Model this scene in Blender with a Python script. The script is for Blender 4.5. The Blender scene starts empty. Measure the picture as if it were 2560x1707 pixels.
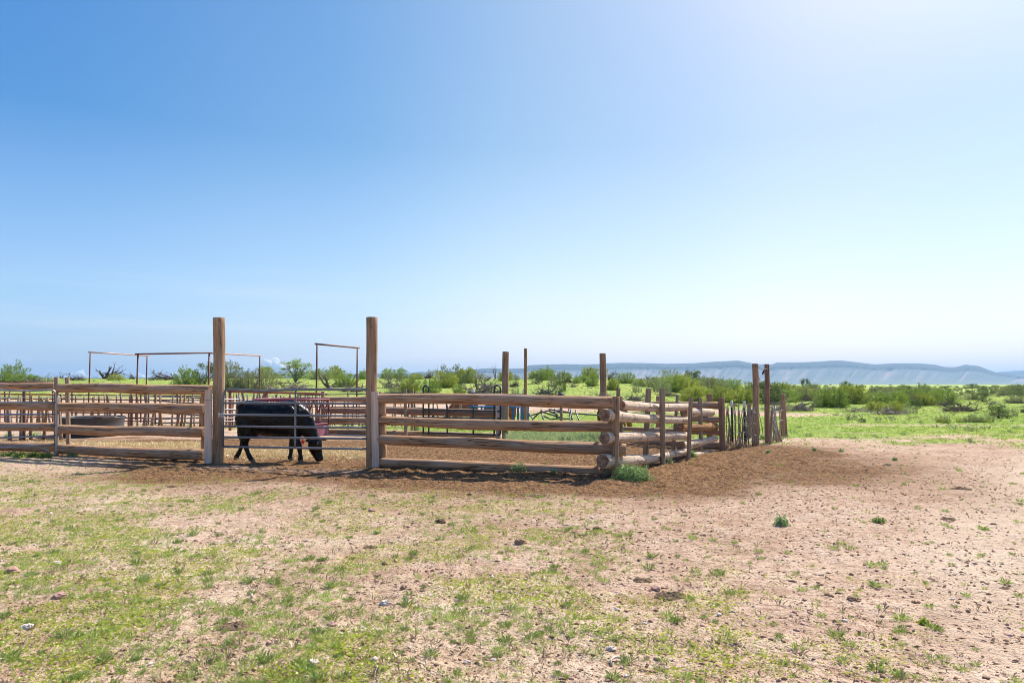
import bpy, math, random
import numpy as np
from mathutils import Vector, Matrix, noise as mnoise
random.seed(7)
rng = np.random.default_rng(11)
S = bpy.context.scene
C = S.collection
R = math.radians
# ------------------------------------------------------------------ camera, sky, sun, exposure
EYE = 1.65
FPX = 1706.67
PITCH = math.atan(106.5 / FPX)
cam_d = bpy.data.cameras.new('camera'); cam = bpy.data.objects.new('camera', cam_d); C.objects.link(cam)
cam_d.lens = 24; cam_d.sensor_width = 36; cam_d.clip_start = 0.05; cam_d.clip_end = 60000
cam.location = (0, 0, EYE); cam.rotation_euler = (math.pi / 2 + PITCH, 0, 0)
S.camera = cam
SUN_EL, SUN_AZ = R(50), R(42)      # azimuth measured from +Y (view direction) towards +X (right)
W = bpy.data.worlds.new('World'); S.world = W; W.use_nodes = True
nt = W.node_tree; bg = nt.nodes['Background']
sky = nt.nodes.new('ShaderNodeTexSky'); sky.sky_type = 'NISHITA'; sky.sun_disc = False
sky.sun_elevation = SUN_EL; sky.sun_rotation = SUN_AZ
sky.altitude = 0; sky.air_density = 1.0; sky.dust_density = 1.7; sky.ozone_density = 4.0
EXPO = 0.75
sep = nt.nodes.new('ShaderNodeSeparateColor'); comb = nt.nodes.new('ShaderNodeCombineColor'); nt.links.new(sky.outputs[0], sep.inputs[0])
for i, (gm, lg) in enumerate(((1.3, 0.43), (0.95, 0.28), (0.6, 0.20))):     # per-channel tone of the clear sky
    p1 = nt.nodes.new('ShaderNodeMath'); p1.operation = 'POWER'; nt.links.new(sep.outputs[i], p1.inputs[0]); p1.inputs[1].default_value = gm
    p2 = nt.nodes.new('ShaderNodeMath'); p2.operation = 'MULTIPLY'; nt.links.new(p1.outputs[0], p2.inputs[0]); p2.inputs[1].default_value = math.exp(lg) * 0.1 ** gm / 0.1 / 2 ** EXPO
    nt.links.new(p2.outputs[0], comb.inputs[i])
# thin high cloud streaks
tcw = nt.nodes.new('ShaderNodeTexCoord'); mpw = nt.nodes.new('ShaderNodeMapping'); mpw.inputs['Scale'].default_value = (1.6, 1.6, 26); mpw.inputs['Rotation'].default_value = (0.02, -0.03, 0)
nt.links.new(tcw.outputs['Generated'], mpw.inputs[0]); nw = nt.nodes.new('ShaderNodeTexNoise'); nt.links.new(mpw.outputs[0], nw.inputs['Vector']); nw.inputs['Scale'].default_value = 1.3; nw.inputs['Detail'].default_value = 5
rw = nt.nodes.new('ShaderNodeValToRGB'); rw.color_ramp.elements[0].position = 0.47; rw.color_ramp.elements[1].position = 0.78; rw.color_ramp.elements[1].color = (0.5, 0.5, 0.5, 1); nt.links.new(nw.outputs[0], rw.inputs[0])
sxw = nt.nodes.new('ShaderNodeSeparateXYZ'); nt.links.new(tcw.outputs['Generated'], sxw.inputs[0]); mrw = nt.nodes.new('ShaderNodeMapRange'); nt.links.new(sxw.outputs[2], mrw.inputs[0])
for i, v_ in enumerate((0.02, 0.17, 1.0, 0.0)): mrw.inputs[1 + i].default_value = v_
mhw = nt.nodes.new('ShaderNodeMapRange'); nt.links.new(sxw.outputs[2], mhw.inputs[0])
for i, v_ in enumerate((0.0, 0.33, 1.0, 0.0)): mhw.inputs[1 + i].default_value = v_
# the clear sky is deeper blue away from the sun and paler towards it
axw = nt.nodes.new('ShaderNodeMapRange'); nt.links.new(sxw.outputs[0], axw.inputs[0])
for i, v_ in enumerate((-0.65, 0.65, 0.0, 1.0)): axw.inputs[1 + i].default_value = v_
arw = nt.nodes.new('ShaderNodeValToRGB'); nt.links.new(axw.outputs[0], arw.inputs[0]); el_ = arw.color_ramp.elements
while len(el_) < 5: el_.new(0.5)
for e_, (p_, c_) in zip(el_, ((0.04, (.70, .90, .99)), (0.27, (.96, .98, .98)), (0.5, (1.22, 1.07, .98)), (0.73, (1.12, 1.02, .98)), (0.96, (.92, .94, .97)))): e_.position = p_; e_.color = tuple(v_ / 1.25 for v_ in c_) + (1,)
arw.color_ramp.interpolation = 'EASE'
amw = nt.nodes.new('ShaderNodeMix'); amw.data_type = 'RGBA'; amw.blend_type = 'MULTIPLY'; amw.inputs[0].default_value = 1.0
asw = nt.nodes.new('ShaderNodeVectorMath'); asw.operation = 'SCALE'; asw.inputs['Scale'].default_value = 1.25; nt.links.new(arw.outputs[0], asw.inputs[0])
nt.links.new(comb.outputs[0], amw.inputs[6]); nt.links.new(asw.outputs[0], amw.inputs[7])
hzw = nt.nodes.new('ShaderNodeMix'); hzw.data_type = 'RGBA'; hzw.blend_type = 'ADD'; hzw.clamp_factor = True; nt.links.new(mhw.outputs[0], hzw.inputs[0]); nt.links.new(amw.outputs[2], hzw.inputs[6])
hzw.inputs[7].default_value = (3.3 / 2 ** EXPO, 2.9 / 2 ** EXPO, 2.9 / 2 ** EXPO, 1)
mmw = nt.nodes.new('ShaderNodeMath'); mmw.operation = 'MULTIPLY'; nt.links.new(rw.outputs[0], mmw.inputs[0]); nt.links.new(mrw.outputs[0], mmw.inputs[1])
mxw = nt.nodes.new('ShaderNodeMix'); mxw.data_type = 'RGBA'; nt.links.new(mmw.outputs[0], mxw.inputs[0]); nt.links.new(hzw.outputs[2], mxw.inputs[6]); mxw.inputs[7].default_value = (6.3, 6.4, 6.6, 1)
nt.links.new(mxw.outputs[2], bg.inputs[0]); bg.inputs[1].default_value = 0.1
sd = bpy.data.lights.new('sun', 'SUN'); sd.energy = 4.6; sd.angle = R(0.55); sd.color = (1.0, 0.94, 0.85)
sun = bpy.data.objects.new('sun', sd); C.objects.link(sun)
sv = Vector((math.sin(SUN_AZ) * math.cos(SUN_EL), math.cos(SUN_AZ) * math.cos(SUN_EL), math.sin(SUN_EL)))
sun.rotation_euler = sv.to_track_quat('Z', 'Y').to_euler()
S.view_settings.view_transform = 'Standard'; S.view_settings.look = 'None'
S.view_settings.exposure = EXPO; S.view_settings.gamma = 1.0
S.cycles.volume_bounces = 0; S.cycles.max_bounces = 6; S.cycles.transparent_max_bounces = 8
S.cycles.use_denoising = True; S.cycles.filter_width = 1.0

# ------------------------------------------------------------------ pixel (2560x1707 photo) -> world
def ray(px, py):
    u = (px - 1280) / FPX; v = (853.5 - py) / FPX
    return Vector((u, math.cos(PITCH) - v * math.sin(PITCH), math.sin(PITCH) + v * math.cos(PITCH)))
def P(px, py, d):
    r = ray(px, py); return Vector((0, 0, EYE)) + r * (d / r.y)
def G(px, py, z=0.0):
    r = ray(px, py); return Vector((0, 0, EYE)) + r * ((z - EYE) / r.z)
def sstep(a, b, x):
    t = np.clip((x - a) / (b - a), 0, 1); return t * t * (3 - 2 * t)

# ------------------------------------------------------------------ value noise (numpy) for terrain
def vnoise(x, y, seed=0):
    x = np.asarray(x, float); y = np.asarray(y, float)
    xi = np.floor(x).astype(np.int64); yi = np.floor(y).astype(np.int64)
    xf = x - xi; yf = y - yi
    def h(a, b):
        n = (a * 374761393 + b * 668265263 + seed * 982451653) & 0x7fffffff
        n = ((n ^ (n >> 13)) * 1274126177) & 0x7fffffff
        return ((n ^ (n >> 16)) & 0xffff) / 65535.0
    u = xf * xf * (3 - 2 * xf); v = yf * yf * (3 - 2 * yf)
    return (h(xi, yi) * (1 - u) + h(xi + 1, yi) * u) * (1 - v) + (h(xi, yi + 1) * (1 - u) + h(xi + 1, yi + 1) * u) * v
def fbm(x, y, seed=0, o=4):
    s = 0; a = 0.5; t = 0
    for i in range(o):
        s = s + a * vnoise(x * 2 ** i, y * 2 ** i, seed + i * 17); t += a; a *= 0.5
    return s / t

# corral outline (world XY)
FENCE = [P(-260, 960, 16.8), P(141, 960, 16.1), P(545, 960, 14.4), P(930, 960, 13.45), P(1540, 960, 12.35), P(1655, 960, 14.4), P(1722, 960, 15.6), P(1803, 960, 17.4)]
BACK = [P(1480, 960, 20.0), P(1262, 960, 21.0), P(1010, 960, 22.3), P(808, 960, 23.0), P(400, 960, 26.5), P(-500, 960, 27.5)]
PEN = [(p.x, p.y) for p in FENCE + BACK]
def seg_dist(x, y, pts):
    d = np.full(np.shape(x), 1e9)
    for (ax, ay), (bx, by) in zip(pts[:-1], pts[1:]):
        ex, ey = bx - ax, by - ay
        t = np.clip(((x - ax) * ex + (y - ay) * ey) / (ex * ex + ey * ey), 0, 1)
        d = np.minimum(d, np.hypot(x - ax - t * ex, y - ay - t * ey))
    return d
def inside(x, y, poly):
    r = np.zeros(np.shape(x), bool); n = len(poly)
    for i in range(n):
        x1, y1 = poly[i]; x2, y2 = poly[(i + 1) % n]
        c = ((y1 > y) != (y2 > y)) & (x < (x2 - x1) * (y - y1) / ((y2 - y1) + 1e-12) + x1)
        r ^= c
    return r
BERM = [(-2.4, 13.6), (1.6, 12.75)]
def height(x, y):
    x = np.asarray(x, float); y = np.asarray(y, float)
    a = x / np.maximum(np.abs(y), 8.0)
    side = 1 - sstep(0.16, 0.42, a)
    up = sstep(24, 72, y) * (1 - 0.75 * sstep(90, 260, y))
    z = 2.15 * up * side * (0.93 + 0.14 * fbm(x * 0.03, y * 0.03, 5, 2))
    z = z + 0.55 * sstep(25, 90, y) * (1 - sstep(140, 700, y)) * (1 - side) * (fbm(x * 0.02, y * 0.02, 9, 3) - 0.5)
    z = z - 1.0 * sstep(90, 600, np.abs(y)) * (1 - sstep(900, 3000, np.abs(y)))* 0.0
    near = 1 - sstep(60, 120, np.hypot(x, y))
    z = z + near * (0.05 * (fbm(x * 0.5, y * 0.5, 3, 3) - 0.5) + 0.018 * (fbm(x * 4, y * 4, 21, 3) - 0.5))
    bd = seg_dist(x, y, BERM)
    z = z + 0.11 * np.exp(-(bd / 0.42) ** 2) * (0.75 + 0.5 * fbm(x * 2.5, y * 2.5, 31, 2))
    return z
def H(x, y): return float(height(np.array([x]), np.array([y]))[0])
def manure_mask(x, y):
    ins = inside(x, y, PEN)
    dd = seg_dist(x, y, [(p.x, p.y) for p in FENCE[1:]])
    n = fbm(x * 0.6, y * 0.6, 41, 3)
    band = 1 - sstep(1.5, 3.6, dd + (n - 0.5) * 2.2)
    band = band * sstep(-10.5, -6.0, x)
    right = np.exp(-(((x - 4.6) / 3.6) ** 2 + ((y - 14.2) / 2.9) ** 2)) * 1.25 * (.2 + 1.25 * n)
    m = np.maximum(band, np.clip(right, 0, 1))
    m = m * (1 - sstep(18.5, 20.5, y) * (x > 4))
    inn = 1 - sstep(19.5, 22.5, y + (n - 0.5) * 3)
    m = np.where(ins, np.maximum(inn, 0.15), m)
    return np.clip(m, 0, 1)
def dust_mask(x, y):
    dd = seg_dist(x, y, [(p.x, p.y) for p in FENCE[1:]]); n = fbm(x * 0.5, y * 0.8, 61, 4)
    a = (1 - sstep(1.0, 6.0, dd + (n - 0.5) * 7)) * sstep(-9, -4, x)
    b = 0.8 * np.exp(-(((x - 6.5) / 5.5) ** 2 + ((y - 13.5) / 5.0) ** 2)) * (0.5 + n)
    return np.clip(np.maximum(a, b) * (y < 20), 0, 1) + 0.35 * sstep(.5, .7, fbm(x * 1.1, y * 1.4, 62, 4)) * (y < 20)
def green_mask(x, y):
    """how much the soil carries green cover"""
    n = fbm(x * 0.35, y * 0.5, 51, 4); n2 = fbm(x * 1.3, y * 1.6, 52, 3)
    f = (1 - sstep(-0.4, 3.0, x + 0.10 * (y - 5)))            # foreground left
    fg = f * sstep(0.38, 0.58, n * 0.45 + n2 * 0.55 + 0.05) * (1 - sstep(13, 16.5, y)) * (1 - 0.0 * y)
    far = sstep(17.5, 24.5, y + (n - 0.5) * 9.0 + (n2 - 0.5) * 5.0 + 0.10 * (x - 6))
    trk = np.exp(-((y - (36.5 + 0.05 * x + 1.2 * (n - 0.5))) / 2.4) ** 2) * sstep(-60, -20, x) * (1 - sstep(14, 22, x))
    trk2 = np.exp(-((y - 27.5 - 1.5 * (n2 - .5)) / 1.0) ** 2) * sstep(10, 14, x) * (1 - sstep(26, 40, x)) * 0.55
    trk3 = np.exp(-(((x + 20) / 17) ** 4 + ((y - 34) / 9.0) ** 2)) * 1.3
    trk4 = 0.5 * np.exp(-((y - 22.5 - (n - .5) * 3) / 1.2) ** 2) * sstep(.4, .6, n2) * (x > 7)
    farg = far * (1 - np.clip(trk + trk2 + trk3 + trk4, 0, 1))
    m = np.where(y > 16.5, farg, fg)
    ins = inside(x, y, PEN)
    m = np.where(ins, sstep(18.5, 21.0, y - 7.5 * (x < -3) + (n2 - 0.5) * 3) * (0.45 + 0.6 * sstep(0.4, 0.6, n)), m)
    return np.clip(m * (1 - 0.9 * manure_mask(x, y)), 0, 1)

# ------------------------------------------------------------------ mesh helpers
def mesh_np(name, V, F, mats=None, fmat=None, smooth=False, attrs=None):
    """V (n,3), F (m,k) int array with k constant (3 or 4)"""
    V = np.ascontiguousarray(V, np.float32); F = np.ascontiguousarray(F, np.int32)
    me = bpy.data.meshes.new(name); k = F.shape[1]
    me.vertices.add(len(V)); me.vertices.foreach_set('co', V.ravel())
    me.loops.add(F.size); me.loops.foreach_set('vertex_index', F.ravel())
    me.polygons.add(len(F)); me.polygons.foreach_set('loop_start', np.arange(0, F.size, k, dtype=np.int32))
    try: me.polygons.foreach_set('loop_total', np.full(len(F), k, np.int32))
    except Exception: pass
    for m in (mats or []): me.materials.append(m)
    if fmat is not None: me.polygons.foreach_set('material_index', np.ascontiguousarray(fmat, np.int32))
    me.update(calc_edges=True)
    if smooth: me.polygons.foreach_set('use_smooth', np.ones(len(F), bool))
    for an, av in (attrs or {}).items():
        a = me.attributes.new(an, 'FLOAT', 'POINT'); a.data.foreach_set('value', np.ascontiguousarray(av, np.float32))
    me.validate()
    return me
def mesh_py(name, V, F, mats=None, fmat=None, smooth=True):
    me = bpy.data.meshes.new(name); me.from_pydata([tuple(v) for v in V], [], [tuple(f) for f in F])
    for m in (mats or []): me.materials.append(m)
    if fmat is not None: me.polygons.foreach_set('material_index', fmat)
    if smooth: me.polygons.foreach_set('use_smooth', [True] * len(me.polygons))
    me.update(); return me
def add(name, me, parent=None, loc=None):
    o = bpy.data.objects.new(name, me); C.objects.link(o)
    if parent is not None: o.parent = parent
    if loc is not None: o.location = loc
    return o
def tag(o, label=None, cat=None, group=None, kind=None):
    if label: o['label'] = label
    if cat: o['category'] = cat
    if group: o['group'] = group
    if kind: o['kind'] = kind
    return o
def empty(name, loc, label, cat, group=None):
    o = bpy.data.objects.new(name, None); C.objects.link(o); o.location = loc; o.empty_display_size = 0.2
    return tag(o, label, cat, group)
def copy_tree(o, parent=None, only=None):
    c = o.copy(); C.objects.link(c); c.parent = parent
    for ch in list(o.children): copy_tree(ch, c)
    return c
def wloc(parent, w):
    return Vector(w) - (parent.location if parent is not None else Vector((0, 0, 0)))

class MB:
    """collects tubes, boxes and rings in world space and links them as one mesh object"""
    def __init__(s): s.V = []; s.F = []; s.M = []
    def tube(s, pts, r, n=8, mat=0, cap=True, squash=None):
        pts = [Vector(p) for p in pts]
        rs = r if isinstance(r, (list, tuple)) else [r] * len(pts)
        b = len(s.V); prev = None
        for i, p in enumerate(pts):
            t = (pts[min(i + 1, len(pts) - 1)] - pts[max(i - 1, 0)])
            t = t.normalized() if t.length > 1e-9 else Vector((0, 0, 1))
            if prev is None:
                a = t.cross(Vector((0, 0, 1)) if abs(t.z) < 0.9 else Vector((1, 0, 0))).normalized()
            else:
                a = (prev - t * prev.dot(t)).normalized()
            prev = a; c = t.cross(a)
            for k in range(n):
                an = 2 * math.pi * k / n
                s.V.append(p + a * (math.cos(an) * rs[i]) + c * (math.sin(an) * rs[i]))
        for i in range(len(pts) - 1):
            for k in range(n):
                k2 = (k + 1) % n
                s.F.append((b + i * n + k, b + i * n + k2, b + (i + 1) * n + k2, b + (i + 1) * n + k)); s.M.append(mat)
        if cap:
            s.F.append(tuple(b + k for k in reversed(range(n)))); s.M.append(mat)
            e = b + (len(pts) - 1) * n
            s.F.append(tuple(e + k for k in range(n))); s.M.append(mat)
        return s
    def box(s, c, sx, sy, sz, rot=None, mat=0):
        b = len(s.V); M = rot or Matrix.Identity(3)
        for i in (-1, 1):
            for j in (-1, 1):
                for k in (-1, 1): s.V.append(Vector(c) + M @ Vector((i * sx / 2, j * sy / 2, k * sz / 2)))
        for f in ((0, 1, 3, 2), (4, 6, 7, 5), (0, 4, 5, 1), (2, 3, 7, 6), (0, 2, 6, 4), (1, 5, 7, 3)):
            s.F.append(tuple(b + q for q in f)); s.M.append(mat)
        return s
    def build(s, name, mats, parent=None, smooth=True):
        if not isinstance(mats, (list, tuple)): mats = [mats]
        off = parent.location if parent is not None else (s.V[0].copy())
        me = mesh_py(name, [v - off for v in s.V], s.F, mats, s.M, smooth)
        return add(name, me, parent, None if parent is not None else off)

# ------------------------------------------------------------------ materials
def new_mat(name, rough=0.8, spec=0.3, metal=0.0):
    m = bpy.data.materials.new(name); m.use_nodes = True
    n = m.node_tree; b = n.nodes['Principled BSDF']
    b.inputs['Roughness'].default_value = rough; b.inputs['Metallic'].default_value = metal
    b.inputs['Specular IOR Level'].default_value = spec
    return m, n, b
def N(n, t, **kw):
    x = n.nodes.new(t)
    for k, v in kw.items():
        if k in x.inputs: x.inputs[k].default_value = v
        else: setattr(x, k, v)
    return x
def ramp(n, fac, stops):
    r = n.nodes.new('ShaderNodeValToRGB'); e = r.color_ramp.elements
    while len(e) < len(stops): e.new(0.5)
    for q, (p, c) in zip(e, stops): q.position = p; q.color = (*c, 1) if len(c) == 3 else c
    n.links.new(fac, r.inputs[0]); return r.outputs[0]
def mixc(n, fac, a, b, mode='MIX'):
    m = n.nodes.new('ShaderNodeMix'); m.data_type = 'RGBA'; m.blend_type = mode
    for i, v in ((0, fac), (6, a), (7, b)):
        if hasattr(v, 'is_output'): n.links.new(v, m.inputs[i])
        else: m.inputs[i].default_value = v if i == 0 else (*v, 1)
    return m.outputs[2]
def math_(n, op, a, b=0.0, c=None):
    m = n.nodes.new('ShaderNodeMath'); m.operation = op
    for i, v in enumerate((a, b) if c is None else (a, b, c)):
        if hasattr(v, 'is_output'): n.links.new(v, m.inputs[i])
        else: m.inputs[i].default_value = v
    return m.outputs[0]
def texco(n, kind='Object', scale=(1, 1, 1), rnd=True):
    t = n.nodes.new('ShaderNodeTexCoord'); mp = n.nodes.new('ShaderNodeMapping')
    n.links.new(t.outputs[kind], mp.inputs[0]); mp.inputs['Scale'].default_value = scale
    if rnd:
        oi = n.nodes.new('ShaderNodeObjectInfo'); s = N(n, 'ShaderNodeVectorMath', operation='SCALE')
        cb = n.nodes.new('ShaderNodeCombineXYZ')
        for i in range(3): n.links.new(oi.outputs['Random'], cb.inputs[i])
        n.links.new(cb.outputs[0], s.inputs[0]); s.inputs['Scale'].default_value = 37.0
        n.links.new(s.outputs[0], mp.inputs['Location'])
    return mp.outputs[0]
def noise(n, vec, scale, detail=4, rough=0.6, dist=0.0):
    x = n.nodes.new('ShaderNodeTexNoise'); n.links.new(vec, x.inputs['Vector'])
    x.inputs['Scale'].default_value = scale; x.inputs['Detail'].default_value = detail
    x.inputs['Roughness'].default_value = rough; x.inputs['Distortion'].default_value = dist
    return x.outputs[0]
def bump(n, b, h, strength=0.5, dist=0.01):
    x = n.nodes.new('ShaderNodeBump'); x.inputs['Strength'].default_value = strength; x.inputs['Distance'].default_value = dist
    n.links.new(h, x.inputs['Height']); n.links.new(x.outputs[0], b.inputs['Normal'])

def wood_mat(name, light, mid, dark, crack=0.5, grain=1.0, cross=False, warm=None):
    m, n, b = new_mat(name, 0.85, 0.15)
    v = texco(n, 'Object', (21 * grain, 21 * grain, 0.55))
    g1 = noise(n, v, 2.2, 5, 0.62, 0.5)
    v2 = texco(n, 'Object', (1.6, 1.6, 0.9)); g2 = noise(n, v2, 2.0, 3)
    col = ramp(n, g1, [(0.25, dark), (0.46, mid), (0.74, light)])
    g3 = noise(n, texco(n, 'Object', (7, 7, 1.1)), 1.6, 4, 0.65)
    col = mixc(n, math_(n, 'MULTIPLY', ramp(n, g3, [(0.46, (0, 0, 0)), (0.66, (1, 1, 1))]), 0.38), col, tuple(0.72 * q for q in (mid[0] * .95, mid[0] * .86, mid[0] * .76)))
    if warm: col = mixc(n, ramp(n, g2, [(0.42, (0, 0, 0)), (0.68, (1, 1, 1))]), col, mixc(n, 0.75, col, warm))
    vc = texco(n, 'Object', (26, 26, 0.55)); cn = noise(n, vc, 1.1, 2, 0.5, 0.3)
    cr = ramp(n, math_(n, 'ABSOLUTE', math_(n, 'SUBTRACT', cn, 0.5)), [(0.0, (1, 1, 1)), (0.009, (0.7, 0.7, 0.7)), (0.024, (0, 0, 0))])
    crm = math_(n, 'MULTIPLY', math_(n, 'MULTIPLY', cr, crack), ramp(n, g2, [(0.4, (0.15, 0.15, 0.15)), (0.6, (1, 1, 1))]))
    # knots
    vk = texco(n, 'Object', (3.5, 3.5, 1.7)); vo = n.nodes.new('ShaderNodeTexVoronoi'); n.links.new(vk, vo.inputs['Vector']); vo.inputs['Scale'].default_value = 1.6
    kn = ramp(n, vo.outputs['Distance'], [(0.05, (1, 1, 1)), (0.10, (0.25, 0.25, 0.25)), (0.14, (0.5, 0.5, 0.5)), (0.18, (0, 0, 0))])
    col = mixc(n, math_(n, 'MULTIPLY', kn, 0.55), col, tuple(c * 0.45 for c in dark))
    if cross:
        vx = texco(n, 'Object', (4, 4, 4.5)); vv = n.nodes.new('ShaderNodeTexVoronoi'); vv.feature = 'DISTANCE_TO_EDGE'
        nx = N(n, 'ShaderNodeTexNoise', Scale=2.5); n.links.new(vx, nx.inputs['Vector'])
        mv = mixc(n, 0.35, (0, 0, 0), (0, 0, 0)); mm = n.nodes.new('ShaderNodeMix'); mm.data_type = 'VECTOR'; mm.inputs[0].default_value = 0.45
        n.links.new(vx, mm.inputs[4]); n.links.new(nx.outputs[1], mm.inputs[5]); n.links.new(mm.outputs[1], vv.inputs['Vector']); vv.inputs['Scale'].default_value = 1.0
        cx = math_(n, 'MULTIPLY', ramp(n, vv.outputs['Distance'], [(0.0, (1, 1, 1)), (0.02, (0.6, 0.6, 0.6)), (0.05, (0, 0, 0))]), ramp(n, noise(n, texco(n, 'Object', (3, 3, 3)), 1.5, 2), [(0.42, (0, 0, 0)), (0.6, (1, 1, 1))]))
        crm = math_(n, 'MAXIMUM', crm, math_(n, 'MULTIPLY', cx, 0.9))
    col = mixc(n, crm, col, tuple(c * 0.3 for c in dark))
    n.links.new(col, b.inputs['Base Color'])
    hh = math_(n, 'SUBTRACT', math_(n, 'MULTIPLY', g1, 0.6), math_(n, 'MULTIPLY', crm, 1.2))
    bump(n, b, hh, 0.9, 0.018)
    return m
M = {}
M['rail'] = wood_mat('weathered_rail_wood', (0.66, 0.46, 0.31), (0.43, 0.265, 0.165), (0.15, 0.08, 0.047), 1.0, warm=(0.50, 0.26, 0.12))
M['post'] = wood_mat('old_post_wood', (0.58, 0.41, 0.265), (0.39, 0.25, 0.15), (0.17, 0.10, 0.055), 0.7, 1.2, warm=(0.38, 0.22, 0.12))
M['barkless'] = wood_mat('sun_cracked_log', (0.80, 0.65, 0.49), (0.67, 0.51, 0.37), (0.44, 0.31, 0.21), 0.5, 0.8, cross=True)
M['orange'] = wood_mat('orange_barked_log', (0.50, 0.29, 0.13), (0.34, 0.17, 0.07), (0.14, 0.07, 0.03), 0.8, 0.7, cross=True)
M['board'] = wood_mat('pale_sawn_board', (0.86, 0.68, 0.55), (0.72, 0.54, 0.42), (0.46, 0.31, 0.22), 0.25, 1.6)
M['greypost'] = wood_mat('grey_post_wood', (0.52, 0.39, 0.27), (0.34, 0.245, 0.16), (0.14, 0.095, 0.06), 0.6, 1.1)
M['redpost'] = wood_mat('red_brown_post_wood', (0.46, 0.29, 0.20), (0.31, 0.18, 0.115), (0.13, 0.07, 0.045), 0.6, 1.1)
M['orangepost'] = wood_mat('orange_brown_post_wood', (0.52, 0.33, 0.18), (0.36, 0.20, 0.095), (0.16, 0.08, 0.04), 0.6, 1.1)
M['stick'] = wood_mat('stick_wood', (0.50, 0.41, 0.33), (0.32, 0.24, 0.18), (0.14, 0.10, 0.075), 0.5)
M['dead'] = wood_mat('dead_branch_wood', (0.40, 0.34, 0.30), (0.22, 0.18, 0.155), (0.09, 0.07, 0.06), 0.3)
M['darkdead'] = wood_mat('dark_dead_wood', (0.20, 0.16, 0.13), (0.12, 0.095, 0.08), (0.05, 0.04, 0.034), 0.3)
def endgrain():
    m, n, b = new_mat('cut_log_end', 0.9, 0.1)
    t = n.nodes.new('ShaderNodeTexCoord'); sx = n.nodes.new('ShaderNodeSeparateXYZ'); n.links.new(t.outputs['Object'], sx.inputs[0])
    rr = math_(n, 'SQRT', math_(n, 'ADD', math_(n, 'POWER', sx.outputs[0], 2.0), math_(n, 'POWER', sx.outputs[1], 2.0)))
    nn = noise(n, texco(n, 'Object', (1, 1, 0.2)), 14, 3)
    ring = math_(n, 'SINE', math_(n, 'MULTIPLY', math_(n, 'ADD', rr, math_(n, 'MULTIPLY', nn, 0.02)), 620.0))
    col = ramp(n, math_(n, 'ADD', math_(n, 'MULTIPLY', ring, 0.16), nn), [(0.3, (0.13, 0.07, 0.04)), (0.5, (0.33, 0.20, 0.12)), (0.75, (0.50, 0.34, 0.22))])
    an = math_(n, 'ARCTAN2', sx.outputs[1], sx.outputs[0])
    cb = n.nodes.new('ShaderNodeCombineXYZ'); n.links.new(math_(n, 'MULTIPLY', an, 1.6), cb.inputs[0]); n.links.new(math_(n, 'MULTIPLY', rr, 3.0), cb.inputs[1])
    oi = n.nodes.new('ShaderNodeObjectInfo'); n.links.new(math_(n, 'MULTIPLY', oi.outputs['Random'], 40.0), cb.inputs[2])
    cn = noise(n, cb.outputs[0], 1.5, 2); cr = ramp(n, math_(n, 'ABSOLUTE', math_(n, 'SUBTRACT', cn, 0.5)), [(0, (1, 1, 1)), (0.022, (0, 0, 0))])
    col = mixc(n, math_(n, 'MULTIPLY', cr, 0.9), col, (0.02, 0.012, 0.008)); n.links.new(col, b.inputs['Base Color'])
    bump(n, b, math_(n, 'SUBTRACT', nn, cr), 0.8, 0.01)
    return m
M['end'] = endgrain()
def paint(name, col, rough=0.45, metal=0.0, rust=None, ramt=0.5, spec=0.5, nscale=9):
    m, n, b = new_mat(name, rough, spec, metal)
    v = texco(n, 'Object', (1, 1, 1)); g = noise(n, v, nscale, 5, 0.65)
    g2 = noise(n, v, 60, 2)
    c = mixc(n, math_(n, 'MULTIPLY', g2, 0.35), col, tuple(min(1, q * 1.35 + 0.01) for q in col))
    c = mixc(n, math_(n, 'MULTIPLY', g, 0.35), c, tuple(q * 0.6 for q in col))
    if rust:
        f = ramp(n, g, [(0.62 - 0.25 * ramt, (0, 0, 0)), (0.72 - 0.2 * ramt, (1, 1, 1))]); c = mixc(n, f, c, rust)
    n.links.new(c, b.inputs['Base Color']); bump(n, b, g2, 0.25, 0.003)
    return m
M['steel'] = paint('painted_grey_pipe', (0.20, 0.20, 0.215), 0.42, 0.25, (0.15, 0.10, 0.075), 0.15)
M['galv'] = paint('galvanised_pipe', (0.30, 0.31, 0.33), 0.34, 0.7, (0.22, 0.19, 0.17), 0.1)
M['rust'] = paint('rusty_pipe', (0.11, 0.045, 0.036), 0.6, 0.1, (0.17, 0.06, 0.03), 0.5)
M['rustred'] = paint('orange_rust_pipe', (0.30, 0.095, 0.045), 0.55, 0.0, (0.18, 0.07, 0.04), 0.25)
M['darkgreen'] = paint('dark_green_pipe', (0.022, 0.045, 0.045), 0.4, 0.1)
M['darkpipe'] = paint('dark_grey_pipe', (0.07, 0.085, 0.095), 0.42, 0.2, (0.12, 0.08, 0.06), 0.1)
M['blue'] = paint('blue_paint', (0.02, 0.16, 0.42), 0.5, 0.0, (0.16, 0.09, 0.06), 0.1)
M['crimson'] = paint('crimson_paint', (0.17, 0.022, 0.04), 0.55, 0.0, (0.24, 0.06, 0.085), 0.3)
M['pink'] = paint('faded_pink_paint', (0.55, 0.24, 0.30), 0.75, 0.0, (0.42, 0.16, 0.20), 0.5)
M['rubber'] = paint('dark_rubber', (0.05, 0.055, 0.065), 0.55, 0.0)
M['tank'] = paint('stock_tank_grey', (0.06, 0.062, 0.07), 0.5, 0.1, (0.05, 0.04, 0.036), 0.2)
M['white'] = paint('white_paint', (0.72, 0.72, 0.70), 0.6)
M['rope'] = paint('white_rope', (0.62, 0.60, 0.54), 0.9)
M['wire'] = paint('rusty_wire', (0.20, 0.15, 0.12), 0.6, 0.3)
M['galvwire'] = paint('grey_wire', (0.42, 0.42, 0.42), 0.5, 0.3)
M['redtag'] = paint('red_plastic', (0.72, 0.015, 0.02), 0.4)
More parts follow.
